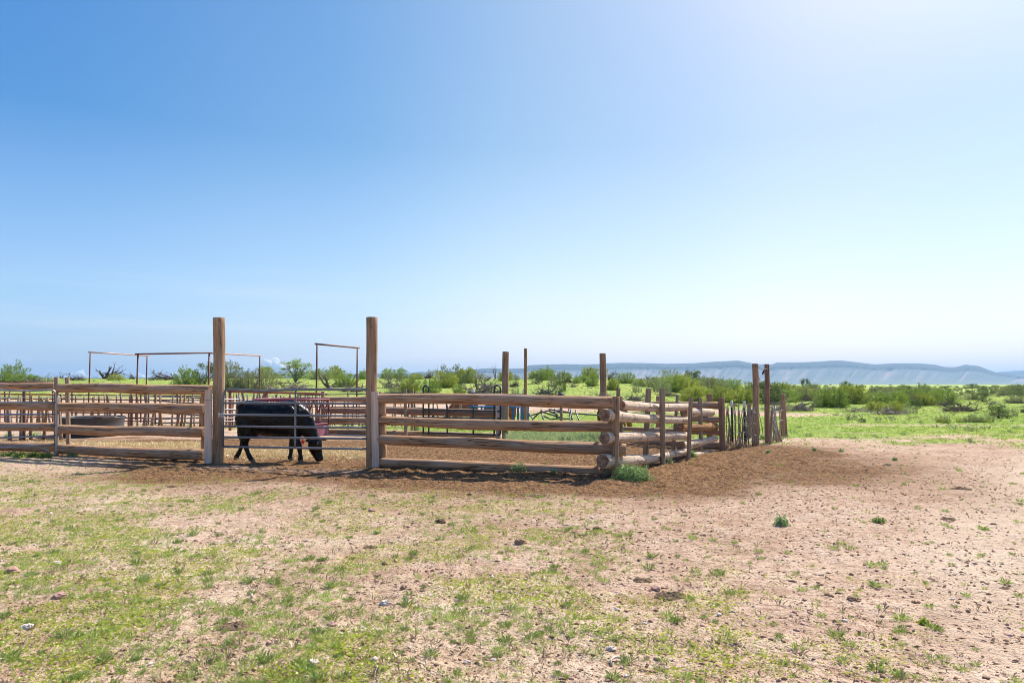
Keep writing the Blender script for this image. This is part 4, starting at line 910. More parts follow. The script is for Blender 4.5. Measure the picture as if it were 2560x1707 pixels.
# ------------------------------------------------------------------ animals (one continuous remeshed surface)
def loft(V, F, secs, n=20):
    """secs: (centre, axis dir, half width (y), half height, egg)"""
    b = len(V)
    for (c, t, w, h, egg) in secs:
        c = Vector(c); t = Vector(t).normalized(); side = Vector((0, 1, 0)); up = side.cross(t) * -1
        if up.length < 1e-3: up = Vector((0, 0, 1))
        up.normalize()
        for k in range(n):
            a = math.tau * k / n; ca, sa = math.cos(a), math.sin(a)
            ww = w * (1 - egg * sa * 0.5)
            V.append(c + side * (ca * ww) + up * (sa * h))
    for i in range(len(secs) - 1):
        for k in range(n): F.append((b + i * n + k, b + i * n + (k + 1) % n, b + (i + 1) * n + (k + 1) % n, b + (i + 1) * n + k))
    F.append(tuple(b + k for k in reversed(range(n)))); F.append(tuple(b + (len(secs) - 1) * n + k for k in range(n)))
def limb(V, F, pts, n=14):
    """pts: (x,y,z, rx, ry)"""
    P_ = [Vector(p[:3]) for p in pts]; b = len(V)
    for i, p in enumerate(P_):
        t = (P_[min(i + 1, len(P_) - 1)] - P_[max(i - 1, 0)]).normalized(); side = Vector((0, 1, 0)); f = side.cross(t).normalized(); sd = t.cross(f).normalized()
        for k in range(n):
            a = math.tau * k / n; V.append(p + f * (math.cos(a) * pts[i][3]) + sd * (math.sin(a) * pts[i][4]))
    for i in range(len(P_) - 1):
        for k in range(n): F.append((b + i * n + k, b + i * n + (k + 1) % n, b + (i + 1) * n + (k + 1) % n, b + (i + 1) * n + k))
    F.append(tuple(b + k for k in reversed(range(n)))); F.append(tuple(b + (len(P_) - 1) * n + k for k in range(n)))
def remesh(V, F, mats, name, vox=0.014, smooth=6):
    import bmesh
    bm = bmesh.new(); vs = [bm.verts.new(v) for v in V]
    for f in F:
        try: bm.faces.new([vs[i] for i in f])
        except ValueError: pass
    bmesh.ops.recalc_face_normals(bm, faces=bm.faces[:])
    me = bpy.data.meshes.new('tmp'); bm.to_mesh(me); bm.free()
    o = bpy.data.objects.new('tmp', me); C.objects.link(o)
    r = o.modifiers.new('r', 'REMESH'); r.mode = 'VOXEL'; r.voxel_size = vox; r.use_smooth_shade = True
    s = o.modifiers.new('s', 'SMOOTH'); s.iterations = smooth; s.factor = 0.5
    dgp = bpy.context.evaluated_depsgraph_get(); ev = o.evaluated_get(dgp); out = bpy.data.meshes.new_from_object(ev)
    bpy.data.objects.remove(o); out.name = name; out.materials.clear()
    for m_ in mats: out.materials.append(m_)
    out.polygons.foreach_set('use_smooth', [True] * len(out.polygons)); return out
# cow in a local frame: x forward (to the right in the picture), y to the far side (+), z up. crop scale 597 px per metre.
CS = 597.0
def cw(x, y): return ((x - 760) / CS, (1446 - y) / CS)
cow = empty('cow', (0, 0, 0), 'black cow with a red ear tag lowering its head behind the middle gate', 'cow')
V = []; F = []
def S2(x, yt, yb, w, egg=0.15, t=(1, 0, 0)):
    X_, zt_ = cw(x, yt); _, zb_ = cw(x, yb); return ((X_, 0, (zt_ + zb_) / 2), t, w, (zt_ - zb_) / 2, egg)
loft(V, F, [S2(306, 745, 850, .07), S2(318, 690, 925, .155), S2(350, 658, 985, .205), S2(410, 645, 1035, .245, .1), S2(480, 641, 1065, .265, 0), S2(570, 654, 1085, .285, -.15), S2(680, 666, 1116, .32, -.25), S2(800, 668, 1136, .325, -.25),
            S2(900, 656, 1140, .31, -.15), S2(990, 650, 1135, .27, 0), S2(1060, 652, 1125, .235, .1), S2(1120, 672, 1100, .20, .1), S2(1165, 715, 1060, .16, .1)], 26)
def S3(x, y, h, w, ang, egg=0):
    X_, Z_ = cw(x, y); return ((X_, 0, Z_), (math.cos(ang), 0, math.sin(ang)), w, h, egg)
loft(V, F, [S3(1040, 870, .34, .20, R(-25)), S3(1110, 900, .31, .17, R(-38)), S3(1170, 960, .265, .14, R(-50)), S3(1225, 1025, .195, .115, R(-58)), S3(1270, 1085, .15, .10, R(-62)), S3(1302, 1140, .125, .095, R(-66))], 22)
# head
loft(V, F, [S3(1290, 1105, .10, .085, R(-50)), S3(1306, 1150, .14, .11, R(-62)), S3(1318, 1205, .162, .122, R(-68)), S3(1328, 1255, .152, .11, R(-66)), S3(1342, 1305, .128, .088, R(-64)), S3(1358, 1348, .106, .074, R(-64)), S3(1373, 1385, .094, .076, R(-66)), S3(1383, 1412, .086, .076, R(-72)), S3(1388, 1430, .055, .055, R(-78))], 20)
# poll bump, brow and jaw, brisket, hip and shoulder muscle, udder fold, ears
def ball(x, y, yy, rx, ry, rz, n1=12, n2=8):
    X_, Z_ = cw(x, y); b = len(V)
    for j in range(n2 + 1):
        for k in range(n1):
            th = math.pi * (j + (0.001 if j == 0 else 0)) / n2; ph = math.tau * k / n1
            V.append(Vector((X_ + math.sin(th) * math.cos(ph) * rx, yy + math.sin(th) * math.sin(ph) * ry, Z_ + math.cos(th) * rz)))
    for j in range(n2):
        for k in range(n1): F.append((b + j * n1 + k, b + (j + 1) * n1 + k, b + (j + 1) * n1 + (k + 1) % n1, b + j * n1 + (k + 1) % n1))
ball(1362, 1140, 0, .06, .07, .05)
for s in (-1, 1):
    ball(1360, 1205, s * .095, .045, .03, .05); ball(1010, 860, s * .17, .17, .09, .26); ball(420, 880, s * .16, .17, .11, .30); ball(370, 735, s * .13, .10, .08, .07)
    ball(1275, 1225, s * .05, .06, .05, .09)
ball(1000, 662, 0, .14, .05, .035); ball(392, 676, -.17, .055, .045, .05); ball(392, 676, .17, .055, .045, .05); ball(322, 742, -.085, .04, .05, .05)
ball(1090, 1080, 0, .10, .11, .11); ball(520, 1085, 0, .12, .09, .06)
# legs (near side = negative y)
def L(pts, yy, sp=0.0):
    limb(V, F, [(cw(x, y)[0], yy + sp * i / (len(pts) - 1), cw(x, y)[1], rx * (1.0 if i < 3 else 1.16), ry * (1.0 if i < 3 else 1.16)) for i, (x, y, rx, ry) in enumerate(pts)])
L([(385, 850, .19, .10), (378, 960, .18, .10), (362, 1050, .135, .085), (348, 1125, .09, .06), (348, 1185, .062, .048), (330, 1240, .044, .038), (312, 1295, .038, .034), (292, 1340, .046, .042), (272, 1372, .045, .042), (262, 1392, .052, .046)], .15, .0)
L([(420, 850, .20, .11), (432, 960, .175, .11), (450, 1060, .14, .09), (448, 1130, .095, .065), (442, 1190, .07, .052), (462, 1250, .048, .040), (484, 1310, .040, .036), (508, 1360, .048, .043), (528, 1392, .043, .040), (538, 1412, .052, .048)], -.16, .0)
L([(1015, 960, .14, .09), (1012, 1060, .11, .075), (1005, 1130, .078, .06), (1000, 1190, .058, .048), (992, 1245, .056, .05), (988, 1300, .038, .036), (984, 1350, .036, .035), (975, 1385, .048, .044), (985, 1410, .045, .043)], .13, -.02)
L([(1030, 960, .15, .09), (1060, 1060, .115, .08), (1090, 1130, .085, .062), (1120, 1185, .062, .05), (1142, 1245, .057, .052), (1150, 1300, .040, .037), (1158, 1345, .038, .036), (1160, 1380, .05, .046), (1156, 1410, .048, .045)], -.14, .0)
# ears
for s, (ex, ey, tx, ty) in ((-1, (1330, 1150, 1215, 1160)), (1, (1365, 1145, 1450, 1158))):
    a = cw(ex, ey); b_ = cw(tx, ty); limb(V, F, [(a[0], s * .07, a[1], .03, .02), (a[0] * .7 + b_[0] * .3, s * .13, a[1] * .7 + b_[1] * .3, .045, .018), (a[0] * .4 + b_[0] * .6, s * .17, a[1] * .4 + b_[1] * .6, .048, .016), (b_[0] * .9 + a[0] * .1, s * .20, b_[1], .028, .012)], 10)
body = add('body', remesh(V, F, [M['cow']], 'body', 0.013, 5), cow)
# hooves
def hoof(x, y, yy, fwd, parent, rake=0.0):
    X_, Z_ = cw(x, y); Vh = []; Fh = []
    for sgn in (-1, 1):
        b = len(Vh); n = 10
        for (dz, r, dx) in ((0.085, .026, 0.0), (0.05, .031, .012), (0.0, .036, .03)):
            for k in range(n):
                a = math.tau * k / n; Vh.append(Vector((X_ + dx * fwd + math.cos(a) * r * 1.45, yy + sgn * .027 + math.sin(a) * r * .8, Z_ + dz)))
        for i in range(2):
            for k in range(n): Fh.append((b + i * n + k, b + i * n + (k + 1) % n, b + (i + 1) * n + (k + 1) % n, b + (i + 1) * n + k))
        Fh.append(tuple(b + 2 * n + k for k in range(n))); Fh.append(tuple(b + k for k in range(n)))
    o = add('hoof', mesh_py('hoof', Vh, Fh, [M['hoof']]), parent); return o
hoof(258, 1425, .15, 1, cow); hoof(545, 1446, -.16, 1, cow); hoof(990, 1446, .11, 1, cow); hoof(1158, 1446, -.14, 0.6, cow)
# tail, eye, nostril, ear tag
mb = MB(); tp = [(312, 690), (298, 760), (302, 850), (308, 940), (312, 1010)]
mb.tube([Vector((cw(*q)[0], 0.02, cw(*q)[1])) for q in tp], [.035, .028, .02, .016, .014], 8)
mb.tube([Vector((cw(x, y)[0], 0.02, cw(x, y)[1])) for x, y in ((312, 1000), (316, 1050), (322, 1110), (330, 1150))], [.018, .035, .03, .006], 8)
mb.build('tail', M['cow'], cow)
for s in (-1, 1):
    X_, Z_ = cw(1368, 1212); blob('eye', Vector((X_, s * .118, Z_)), .018, .01, .018, M['rubber'], 1, 10, 6, 0, parent=cow)
X_, Z_ = cw(1200, 1175); mb = MB(); mb.box(Vector((X_ , -.215, Z_)), .068, .006, .075, Matrix.Rotation(R(8), 3, 'Y')); mb.box(Vector((X_ - .01, -.213, Z_ + .045)), .028, .006, .03); mb.build('ear_tag', M['redtag'], cow, False)
cow.location = Vector((P(540 + 760 / 5.2275, 960, 14.62).x, 14.62, gz(P(685, 960, 14.62).x, 14.62) - 0.012))

cow.scale = (.975, .975, .975); cow.location.x -= .03; cow.location.x += .012
# reddish brown calves beyond the corral: the same build with its own hide
def calf(label, px, d, rz, sc):
    e = cow.copy(); C.objects.link(e); e.name = 'calf'; tag(e, label, 'calf', 'reddish brown calves beyond the corral'); p = at(px, d); e.location = p; e.rotation_euler = (0, 0, rz); e.scale = (sc, sc, sc)
    for ch in list(cow.children):
        if ch.name.startswith('ear_tag'): continue
        c = ch.copy(); C.objects.link(c); c.parent = e
        if c.name.startswith('body') or c.name.startswith('tail'):
            c.material_slots[0].link = 'OBJECT'; c.material_slots[0].material = M['muddy' if c.name.startswith('tail') else 'bay']
calf('reddish brown calf standing just left of the blue chute', 1160, 26.8, R(180), .70)
calf('reddish brown calf standing behind the blue slats of the chute', 1252, 26.6, R(180), .74)
calf('brown calf with a dark tail beside the topmost log end at the corner', 1530, 24.5, R(8), .66)

# ------------------------------------------------------------------ vegetation generators
def quads(cent, axis_l, axis_w, ln, wd):
    """pointed leaves: (n,3) centres, unit long axis, unit width axis -> diamond quads"""
    a = cent - axis_l * ln[:, None] / 2; c = cent + axis_l * ln[:, None] / 2
    b_ = cent + axis_w * wd[:, None] / 2 - axis_l * ln[:, None] * .1; d = cent - axis_w * wd[:, None] / 2 - axis_l * ln[:, None] * .1
    V = np.stack([a, b_, c, d], 1).reshape(-1, 3); F = np.arange(len(V)).reshape(-1, 4); return V, F
def unit(v): return v / np.maximum(np.linalg.norm(v, axis=1, keepdims=True), 1e-9)
def rand_unit(n, g=rng): return unit(g.normal(size=(n, 3)))
def branches_np(stems, r0, mat, name, sides=4):
    mb = MB()
    for st_ in stems: mb.tube(st_, [r0 * (1 - 0.8 * i / (len(st_) - 1)) for i in range(len(st_))], sides, cap=False)
    return mesh_py(name, mb.V, mb.F, [mat], smooth=True)
def bush_mesh(kind, seed):
    """unit bush: about 1 m high, 1 m wide; returns (leaf mesh, branch mesh)"""
    g = np.random.default_rng(seed); rr = random.Random(seed)
    stems = []; LC = []; LA = []; LS = []
    if kind in ('spray', 'yellow', 'olive', 'twiggy'):
        ns = {'spray': 80, 'yellow': 105, 'olive': 90, 'twiggy': 70}[kind]
        lob = [(rr.uniform(0, math.tau), rr.uniform(.72, 1.1)) for _ in range(5)]
        for i in range(ns):
            az = rr.uniform(0, math.tau); th = math.acos(1 - rr.random() * .93)
            lf = min(lob, key=lambda q: abs((az - q[0] + math.pi) % math.tau - math.pi))[1]
            R0 = (.5 + .02 * rr.gauss(0, 1)) * lf; hz = rr.uniform(.72, 1.06 if kind in ('spray', 'twiggy') else .95) * lf
            tipx, tipy, tipz = math.sin(th) * R0 * math.cos(az), math.sin(th) * R0 * math.sin(az), max(.07, math.cos(th) * hz)
            bs = .42; pts = []
            for k in range(6):
                u = k / 5; w_ = bs + (1 - bs) * u
                pts.append(Vector((tipx * w_ + .02 * rr.uniform(-1, 1), tipy * w_ + .02 * rr.uniform(-1, 1), tipz * (u ** .85))))
            stems.append(pts)
            nl = {'spray': 84, 'yellow': 84, 'olive': 74, 'twiggy': 34}[kind]
            for j in range(nl):
                u = rr.uniform(.0 if kind != 'twiggy' else .25, 1.0) ** .75; q = min(int(u * 5), 4); f = u * 5 - q
                c = pts[q].lerp(pts[q + 1], f); sp = .045 * (1.15 - u * .8)
                c = c + Vector((rr.gauss(0, sp), rr.gauss(0, sp), rr.gauss(0, sp * .8)))
                if c.z < 0.01: c.z = abs(c.z) + .01
                ax = (pts[q + 1] - pts[q]).normalized() + Vector((rr.gauss(0, .5), rr.gauss(0, .5), rr.gauss(.3, .4)))
                LC.append(c); LA.append(ax); LS.append(rr.uniform(.022, .046) * (1.0 if kind != 'olive' else .85))
    elif kind == 'juniper':
        cl = []
        for i in range(34):
            az = rr.uniform(0, math.tau); e = rr.uniform(.0, 1); z = .08 + .80 * e; rad = .46 * math.sqrt(max(.05, 1 - ((z - .42) / .56) ** 2)) * rr.uniform(.5, 1)
            cl.append((Vector((math.cos(az) * rad, math.sin(az) * rad, z)), rr.uniform(.09, .17)))
        for c, r in cl:
            stems.append([Vector((0, 0, 0)), Vector((c.x * .3, c.y * .3, c.z * .5)), c])
            for j in range(95):
                d = Vector((rr.gauss(0, 1), rr.gauss(0, 1), rr.gauss(0, 1))).normalized(); q = c + d * r * rr.uniform(.5, 1.05)
                if q.z < .01: q.z = .01 + abs(q.z)
                LC.append(q); LA.append(d + Vector((rr.gauss(0, .5), rr.gauss(0, .5), .6 + rr.gauss(0, .4)))); LS.append(rr.uniform(.028, .055))
    elif kind == 'tree':
        for i in range(9):
            az = rr.uniform(0, math.tau); out = rr.uniform(.1, .42); h = rr.uniform(.5, .95)
            pts = [Vector((0, 0, 0)), Vector((math.cos(az) * out * .3, math.sin(az) * out * .3, h * .45)), Vector((math.cos(az) * out * .8, math.sin(az) * out * .8, h * .8)), Vector((math.cos(az) * out, math.sin(az) * out, h))]
            stems.append(pts)
            for q in range(5):
                c0_ = pts[rr.choice((1, 2, 2, 3, 3))] + Vector((rr.gauss(0, .09), rr.gauss(0, .09), rr.gauss(.02, .07))); r = rr.uniform(.06, .13)
                stems.append([pts[2], c0_])
                for j in range(75):
                    d = Vector((rr.gauss(0, 1), rr.gauss(0, 1), rr.gauss(0, 1))).normalized(); p = c0_ + d * r * rr.uniform(.2, 1.15)
                    LC.append(p); LA.append(d + Vector((0, 0, .4))); LS.append(rr.uniform(.022, .045))
    elif kind == 'low':
        for i in range(26):
            az = rr.uniform(0, math.tau); rad = math.sqrt(rr.random()) * .5; h = rr.uniform(.35, 1) * (1 - rad)
            b_ = Vector((math.cos(az) * rad, math.sin(az) * rad, 0)); t = b_ * 1.15 + Vector((0, 0, h)); stems.append([b_, b_.lerp(t, .5), t])
            for j in range(50):
                u = rr.random(); c = b_.lerp(t, u) + Vector((rr.gauss(0, .04), rr.gauss(0, .04), rr.gauss(0, .03))); c.z = abs(c.z)
                LC.append(c); LA.append(Vector((rr.gauss(0, .5), rr.gauss(0, .5), 1))); LS.append(rr.uniform(.035, .07))
    LC = np.array([tuple(v) for v in LC]); LA = unit(np.array([tuple(v) for v in LA])); LS = np.array(LS)
    sx_ = .5 / np.percentile(np.abs(LC[:, 0]), 92); sy_ = .5 / np.percentile(np.abs(LC[:, 1]), 92); sz_ = 1 / np.percentile(LC[:, 2], 96)
    kc = .5 if kind in ('spray', 'yellow', 'olive', 'twiggy') else .9
    LC = LC * np.array([sx_, sy_, sz_]); LC[:, 2] = np.where(LC[:, 2] > .72, .72 + (LC[:, 2] - .72) * kc, LC[:, 2]); stems = [[Vector((p.x * sx_, p.y * sy_, min(p.z * sz_, .72 + max(0, p.z * sz_ - .72) * kc))) for p in st_] for st_ in stems]
    w = unit(np.cross(LA, rand_unit(len(LA), g))); Vv, Ff = quads(LC, LA, w, LS * 1.5, LS * .62)
    lm = {'spray': 'lf_bright', 'yellow': 'lf_yellow', 'olive': 'lf_olive', 'twiggy': 'lf_olive', 'juniper': 'lf_dark', 'tree': 'lf_bright', 'low': 'lf_sage'}[kind]
    leaf = mesh_np('foliage', Vv, Ff, [M[lm]])
    br = branches_np(stems, {'tree': .022, 'juniper': .012}.get(kind, .009), M['dead'], 'branches', 3)
    return leaf, br
PROTO = {}
for kd, k in (('spray', 3), ('yellow', 3), ('olive', 3), ('twiggy', 2), ('juniper', 3), ('tree', 2), ('low', 2)):
    PROTO[kd] = [bush_mesh(kd, 100 * len(PROTO) + i) for i in range(k)]
KN = {'spray': ('green_bush', 'bush'), 'yellow': ('yellow_green_bush', 'bush'), 'olive': ('olive_bush', 'bush'), 'twiggy': ('twiggy_bush', 'bush'), 'juniper': ('juniper_bush', 'bush'), 'tree': ('small_tree', 'tree'), 'low': ('sage_bush', 'bush')}
bcount = 0
def bush(kind, x0, x1, ytop, ybase, label, mat=None, d=None, group='bushes on the grassland', parts=True):
    global bcount
    bcount += 1; rr = random.Random(bcount * 7 + 1)
    pm = (x0 + x1) / 2; p = hit(pm, ybase, 140) if d is None else at(pm, d)
    dep = p.y; w = (x1 - x0) / FPX * dep * 1.0; top = P(pm, ytop, dep).z; h = (max(top - p.z, .15) + .04) * .92
    leaf, br = PROTO[kind][bcount % len(PROTO[kind])]
    e = empty(KN[kind][0], Vector((p.x, p.y, p.z - .04)), label, KN[kind][1], group); e.scale = (w, w * rr.uniform(.8, 1.1), h); e.rotation_euler = (0, 0, rr.uniform(0, 6.28)) if abs(w - w) < 1 else (0, 0, 0)
    if parts:
        add('trunk' if kind == 'tree' else 'branches', br, e)
        add('crown' if kind == 'tree' else 'foliage', leaf, e)
    return e
def tiny(kind, px, dist, w, h, label, group):
    x = (px - 1280) / FPX * dist; z = gz(x, dist); rr = random.Random(px)
    leaf, br = PROTO[kind][int(px) % len(PROTO[kind])]
    o = add(KN[kind][0], leaf, None, (x, dist, z - .05)); o.scale = (w, w, h); o.rotation_euler = (0, 0, rr.uniform(0, 6.28)); return tag(o, label, 'bush', group)
BUSHES = [
 ('spray', 11, 64, 903, 942, 'upright green bush on the ridge at the far left'), ('spray', -12, 30, 925, 955, 'low bright green bush at the left edge below the upright one'),
 ('spray', 28, 75, 932, 956, 'low spreading green bush just under the upright bush on the left'), ('spray', 70, 100, 935, 955, 'low green bush between the upright bush and the slim grey post'), ('low', 98, 128, 938, 957, 'low greyish bush left of the slim grey post'),
 ('yellow', 275, 308, 933, 950, 'yellow green bush tucked behind the forked dead branch'),
 ('spray', 440, 494, 915, 962, 'bright green bush left of the tall left gate post'), ('juniper', 488, 536, 905, 960, 'dark green bush directly behind the tall left gate post'),
 ('olive', 552, 608, 896, 974, 'tall grey olive bush right beside the tall left gate post'), ('olive', 596, 652, 918, 976, 'broad grey olive bush under the pale pipe crossbar end'), ('twiggy', 636, 690, 915, 974, 'grey olive bush with bare twigs left of the cumulus cloud'),
 ('tree', 705, 772, 897, 956, 'small leafy tree right of the cumulus cloud'), ('yellow', 680, 708, 931, 946, 'little yellow green bush left of the leafy tree'), ('spray', 771, 826, 919, 948, 'bright green bush behind the left upright of the nearest pipe frame'),
 ('spray', 842, 890, 927, 966, 'bright green bush inside the nearest pipe frame'), ('spray', 897, 918, 923, 948, 'green bush just left of the tall right gate post'),
 ('twiggy', 962, 984, 924, 950, 'thin twiggy bush right of the tall right gate post'), ('twiggy', 988, 1011, 928, 953, 'sparse twiggy bush left of the round yellow green bush'),
 ('yellow', 1004, 1046, 941, 980, 'round yellow green bush above the short rear posts'), ('spray', 1052, 1096, 943, 986, 'bright green bush behind the left arch of the dark panel'),
 ('olive', 967, 1002, 965, 988, 'low olive bush just over the top rail near the right gate post'), ('yellow', 1086, 1142, 924, 968, 'large rounded olive yellow bush below the low end of the mesa'),
 ('yellow', 1141, 1191, 915, 957, 'tallest rounded yellow green bush left of the square topped post'), ('spray', 1134, 1163, 956, 988, 'small bright bush just over the top rail'),
 ('juniper', 1142, 1165, 938, 962, 'dark bush at the foot of the tallest yellow green bush'), ('yellow', 1245, 1282, 925, 952, 'yellow green bush mostly behind the square topped post'),
 ('juniper', 1321, 1358, 932, 959, 'round dark juniper right of the thin tall post'), ('juniper', 1388, 1422, 928, 958, 'dark juniper with a pale trunk below the mesa'), ('twiggy', 1369, 1392, 936, 966, 'grey green bush in front of the pale trunk juniper'),
 ('juniper', 1382, 1414, 949, 983, 'dark green bush above the upturned rubber tub'), ('spray', 1434, 1454, 938, 958, 'small green bush between juniper and bright bush'), ('juniper', 1452, 1466, 944, 957, 'tiny dark bush left of the bright vase shaped bush'),
 ('spray', 1464, 1495, 930, 965, 'bright vase shaped bush left of the post by the corner'), ('yellow', 1516, 1548, 942, 975, 'rounded green bush right of the post by the corner'), ('spray', 1549, 1588, 928, 958, 'bright green bush with a bare snag at its left'),
 ('spray', 1584, 1612, 943, 965, 'low bright bush above the side fence'), ('olive', 1605, 1652, 937, 968, 'olive bush behind the second side post'), ('twiggy', 1650, 1690, 939, 972, 'grey twiggy bush over the side fence'),
 ('low', 1635, 1676, 953, 981, 'pale sage bush above the side fence logs'), ('low', 1576, 1606, 955, 980, 'pale sage bush left of the side fence post'), ('spray', 1697, 1750, 941, 972, 'bright green bush in the back row over the cracked logs'),
 ('yellow', 1704, 1763, 963, 1004, 'rounded yellow green bush just behind the side fence'), ('twiggy', 1745, 1781, 940, 976, 'tall grey twiggy bush in the back row'), ('spray', 1777, 1815, 942, 974, 'bright green bush in the back row left of the brown tall post'),
 ('spray', 1812, 1850, 943, 976, 'green bush in the back row touching the brown tall post'), ('yellow', 1766, 1828, 961, 1003, 'wide yellow green bush behind the rear fence corner'), ('yellow', 1822, 1884, 966, 1008, 'yellow green bush left of the brown tall post'),
 ('twiggy', 1852, 1884, 949, 976, 'grey bush behind the brown tall post'), ('juniper', 1897, 1934, 954, 985, 'dark bush seen between the tall right pair'), ('spray', 1893, 1908, 974, 1004, 'small green bush low between the tall right pair'),
 ('yellow', 1929, 1976, 951, 997, 'olive yellow bush right of the reddish tall post'), ('olive', 1958, 2000, 956, 992, 'olive bush in the row right of the reddish tall post'), ('yellow', 1980, 2040, 964, 999, 'broad yellow green bush behind the black brush heap'),
 ('juniper', 2002, 2024, 945, 974, 'pointed dark tree standing above the bush row'), ('olive', 2022, 2052, 956, 981, 'grey green bush right of the pointed dark tree'), ('spray', 2032, 2084, 966, 1018, 'left half of the biggest dark green bush clump on the meadow'),
 ('spray', 2068, 2118, 964, 1019, 'right half of the biggest dark green bush clump on the meadow'), ('olive', 2104, 2130, 960, 990, 'olive bush behind the biggest clump'), ('spray', 2120, 2162, 972, 1007, 'green bush right of the biggest clump'),
 ('juniper', 2102, 2126, 952, 976, 'dark bush on the plain above the biggest clump'), ('olive', 2176, 2232, 973, 1005, 'wide olive bush behind the two yellow green bushes'), ('spray', 2230, 2270, 975, 1018, 'tall green bush left of the grey dead snag'),
 ('yellow', 2167, 2213, 1000, 1028, 'yellow green bush with dead wood at its foot, left of two'), ('yellow', 2211, 2262, 1000, 1031, 'yellow green bush with dead wood at its foot, right of two'), ('twiggy', 2268, 2290, 975, 1014, 'grey dead looking snag bush'),
 ('juniper', 2277, 2302, 998, 1023, 'small dark bush at the foot of the grey snag'), ('yellow', 2283, 2335, 978, 1014, 'big yellow green bush right of the grey snag'), ('olive', 2326, 2357, 976, 1002, 'olive bush right of the big yellow green bush'),
 ('low', 2262, 2290, 1012, 1034, 'pale sage plant below the grey snag'), ('olive', 2372, 2400, 980, 1000, 'olive bush above the fallen tree'), ('olive', 2414, 2448, 976, 1000, 'brownish olive bush left of the round dark bush'),
 ('juniper', 2442, 2470, 981, 1005, 'round dark bush in the middle of the right meadow'), ('juniper', 2457, 2480, 972, 990, 'dark oval bush above the round dark bush'), ('juniper', 2474, 2518, 1010, 1046, 'nearest dark green bush on the right meadow'),
 ('olive', 2412, 2442, 1036, 1056, 'sage bush left of the nearest dark bush'), ('olive', 2440, 2460, 1040, 1056, 'smaller sage bush beside the nearest dark bush'), ('low', 2455, 2482, 1036, 1056, 'brownish sage bush at the left foot of the nearest dark bush'),
 ('yellow', 2338, 2360, 1044, 1056, 'tiny yellow flowering bush on the meadow, left of a touching pair'), ('yellow', 2358, 2375, 1047, 1058, 'tiny orange yellow bush on the meadow, right of a touching pair'), ('yellow', 2392, 2404, 1048, 1056, 'single tiny yellow bush on the meadow'), ('yellow', 2454, 2478, 1048, 1057, 'tiny yellow bush below the nearest dark bush'),
 ('low', 2412, 2440, 1062, 1078, 'greyish brown sage bush alone near the sandy patch'), ('low', 2353, 2372, 1034, 1050, 'pale sage plant above the yellow pair'), ('juniper', 2143, 2164, 1044, 1056, 'tiny dark plant below the biggest clump'), ('low', 2190, 2202, 1040, 1052, 'tiny grey plant right of the tiny dark plant'),
 ('low', 2116, 2142, 1030, 1050, 'brownish dry plant near the dead wood'), ('low', 2504, 2540, 1014, 1040, 'pale sage plant right of the nearest dark bush'), ('juniper', 2556, 2580, 1012, 1032, 'dark bush cut by the right edge'),
 ('low', 1280, 1297, 968, 984, 'small grey sage plant right of the square topped post'), ('olive', 2520, 2560, 984, 1008, 'olive bush near the right edge of the meadow'), ('juniper', 2496, 2522, 976, 990, 'dark bush high on the right meadow'),
]
for b_ in BUSHES: bush(*b_[:5], b_[5])
# the leafy belt
rb = random.Random(91); belt = sorted((rb.uniform(1640, 2360), rb.uniform(50, 68), rb.uniform(1.4, 2.5), rb.choice(('spray', 'yellow', 'yellow', 'olive', 'spray', 'juniper'))) for _ in range(30))
for k, (px, dist, w, kd) in enumerate(belt):
    x_ = (px - 1280) / FPX * dist; leaf, br = PROTO[kd][k % len(PROTO[kd])]
    e = empty(KN[kd][0], (x_, dist, gz(x_, dist) - .05), '%s bush in the leafy belt, %s from the corner post rightwards' % ({'spray': 'bright green', 'yellow': 'yellow green', 'olive': 'olive', 'juniper': 'dark green'}[kd], str(k + 1) + ('th' if 10 <= (k + 1) % 100 <= 20 else {1: 'st', 2: 'nd', 3: 'rd'}.get((k + 1) % 10, 'th'))), 'bush', 'bushes of the leafy belt')
    e.scale = (w, w, w * rb.uniform(.5, .72)); e.rotation_euler = (0, 0, rb.uniform(0, 6.28)); add('branches', br, e); add('foliage', leaf, e)
# far dots
rr = random.Random(77); dots = []
def ordi(k): return str(k) + ('th' if 10 <= k % 100 <= 20 else {1: 'st', 2: 'nd', 3: 'rd'}.get(k % 10, 'th'))
while len(dots) < 130:
    t = rr.random(); dist = 92 * (1 / (1 - 0.92 * t)); px = rr.uniform(1905, 2570)
    if dist < 130 and px < 2180: continue
    if any(abs(px - q[0]) < 4 and abs(1 / dist - 1 / q[1]) < .0008 for q in dots): continue
    dots.append((px, dist, rr.uniform(.9, 2.5), rr.uniform(.5, .8), rr.choice(('juniper', 'juniper', 'olive', 'olive'))))
dots.sort()
for k, (px, dist, w, hs, kd) in enumerate(dots):
    tiny(kd, px, dist, w, w * hs, ('%s %s bush dotting the far plain, %s from the reddish tall post' % ('small' if w / dist > .015 else 'tiny', 'dark green' if kd == 'juniper' else 'olive', ordi(k + 1))), 'small bushes dotting the far plain')
dots = sorted((rr.uniform(560, 1800), rr.uniform(62, 80), rr.uniform(.8, 1.9), rr.choice(('spray', 'olive', 'juniper', 'twiggy', 'yellow'))) for _ in range(34))
for k, (px, dist, w, kd) in enumerate(dots):
    tiny(kd, px, dist, w, w * rr.uniform(.5, .95), '%s scrub on the grassy crest, %s from the tall left gate post' % ({'spray': 'bright green', 'olive': 'olive', 'juniper': 'dark green', 'twiggy': 'grey twiggy', 'yellow': 'yellow green'}[kd], ordi(k + 1)), 'small bushes on the grassy crest')

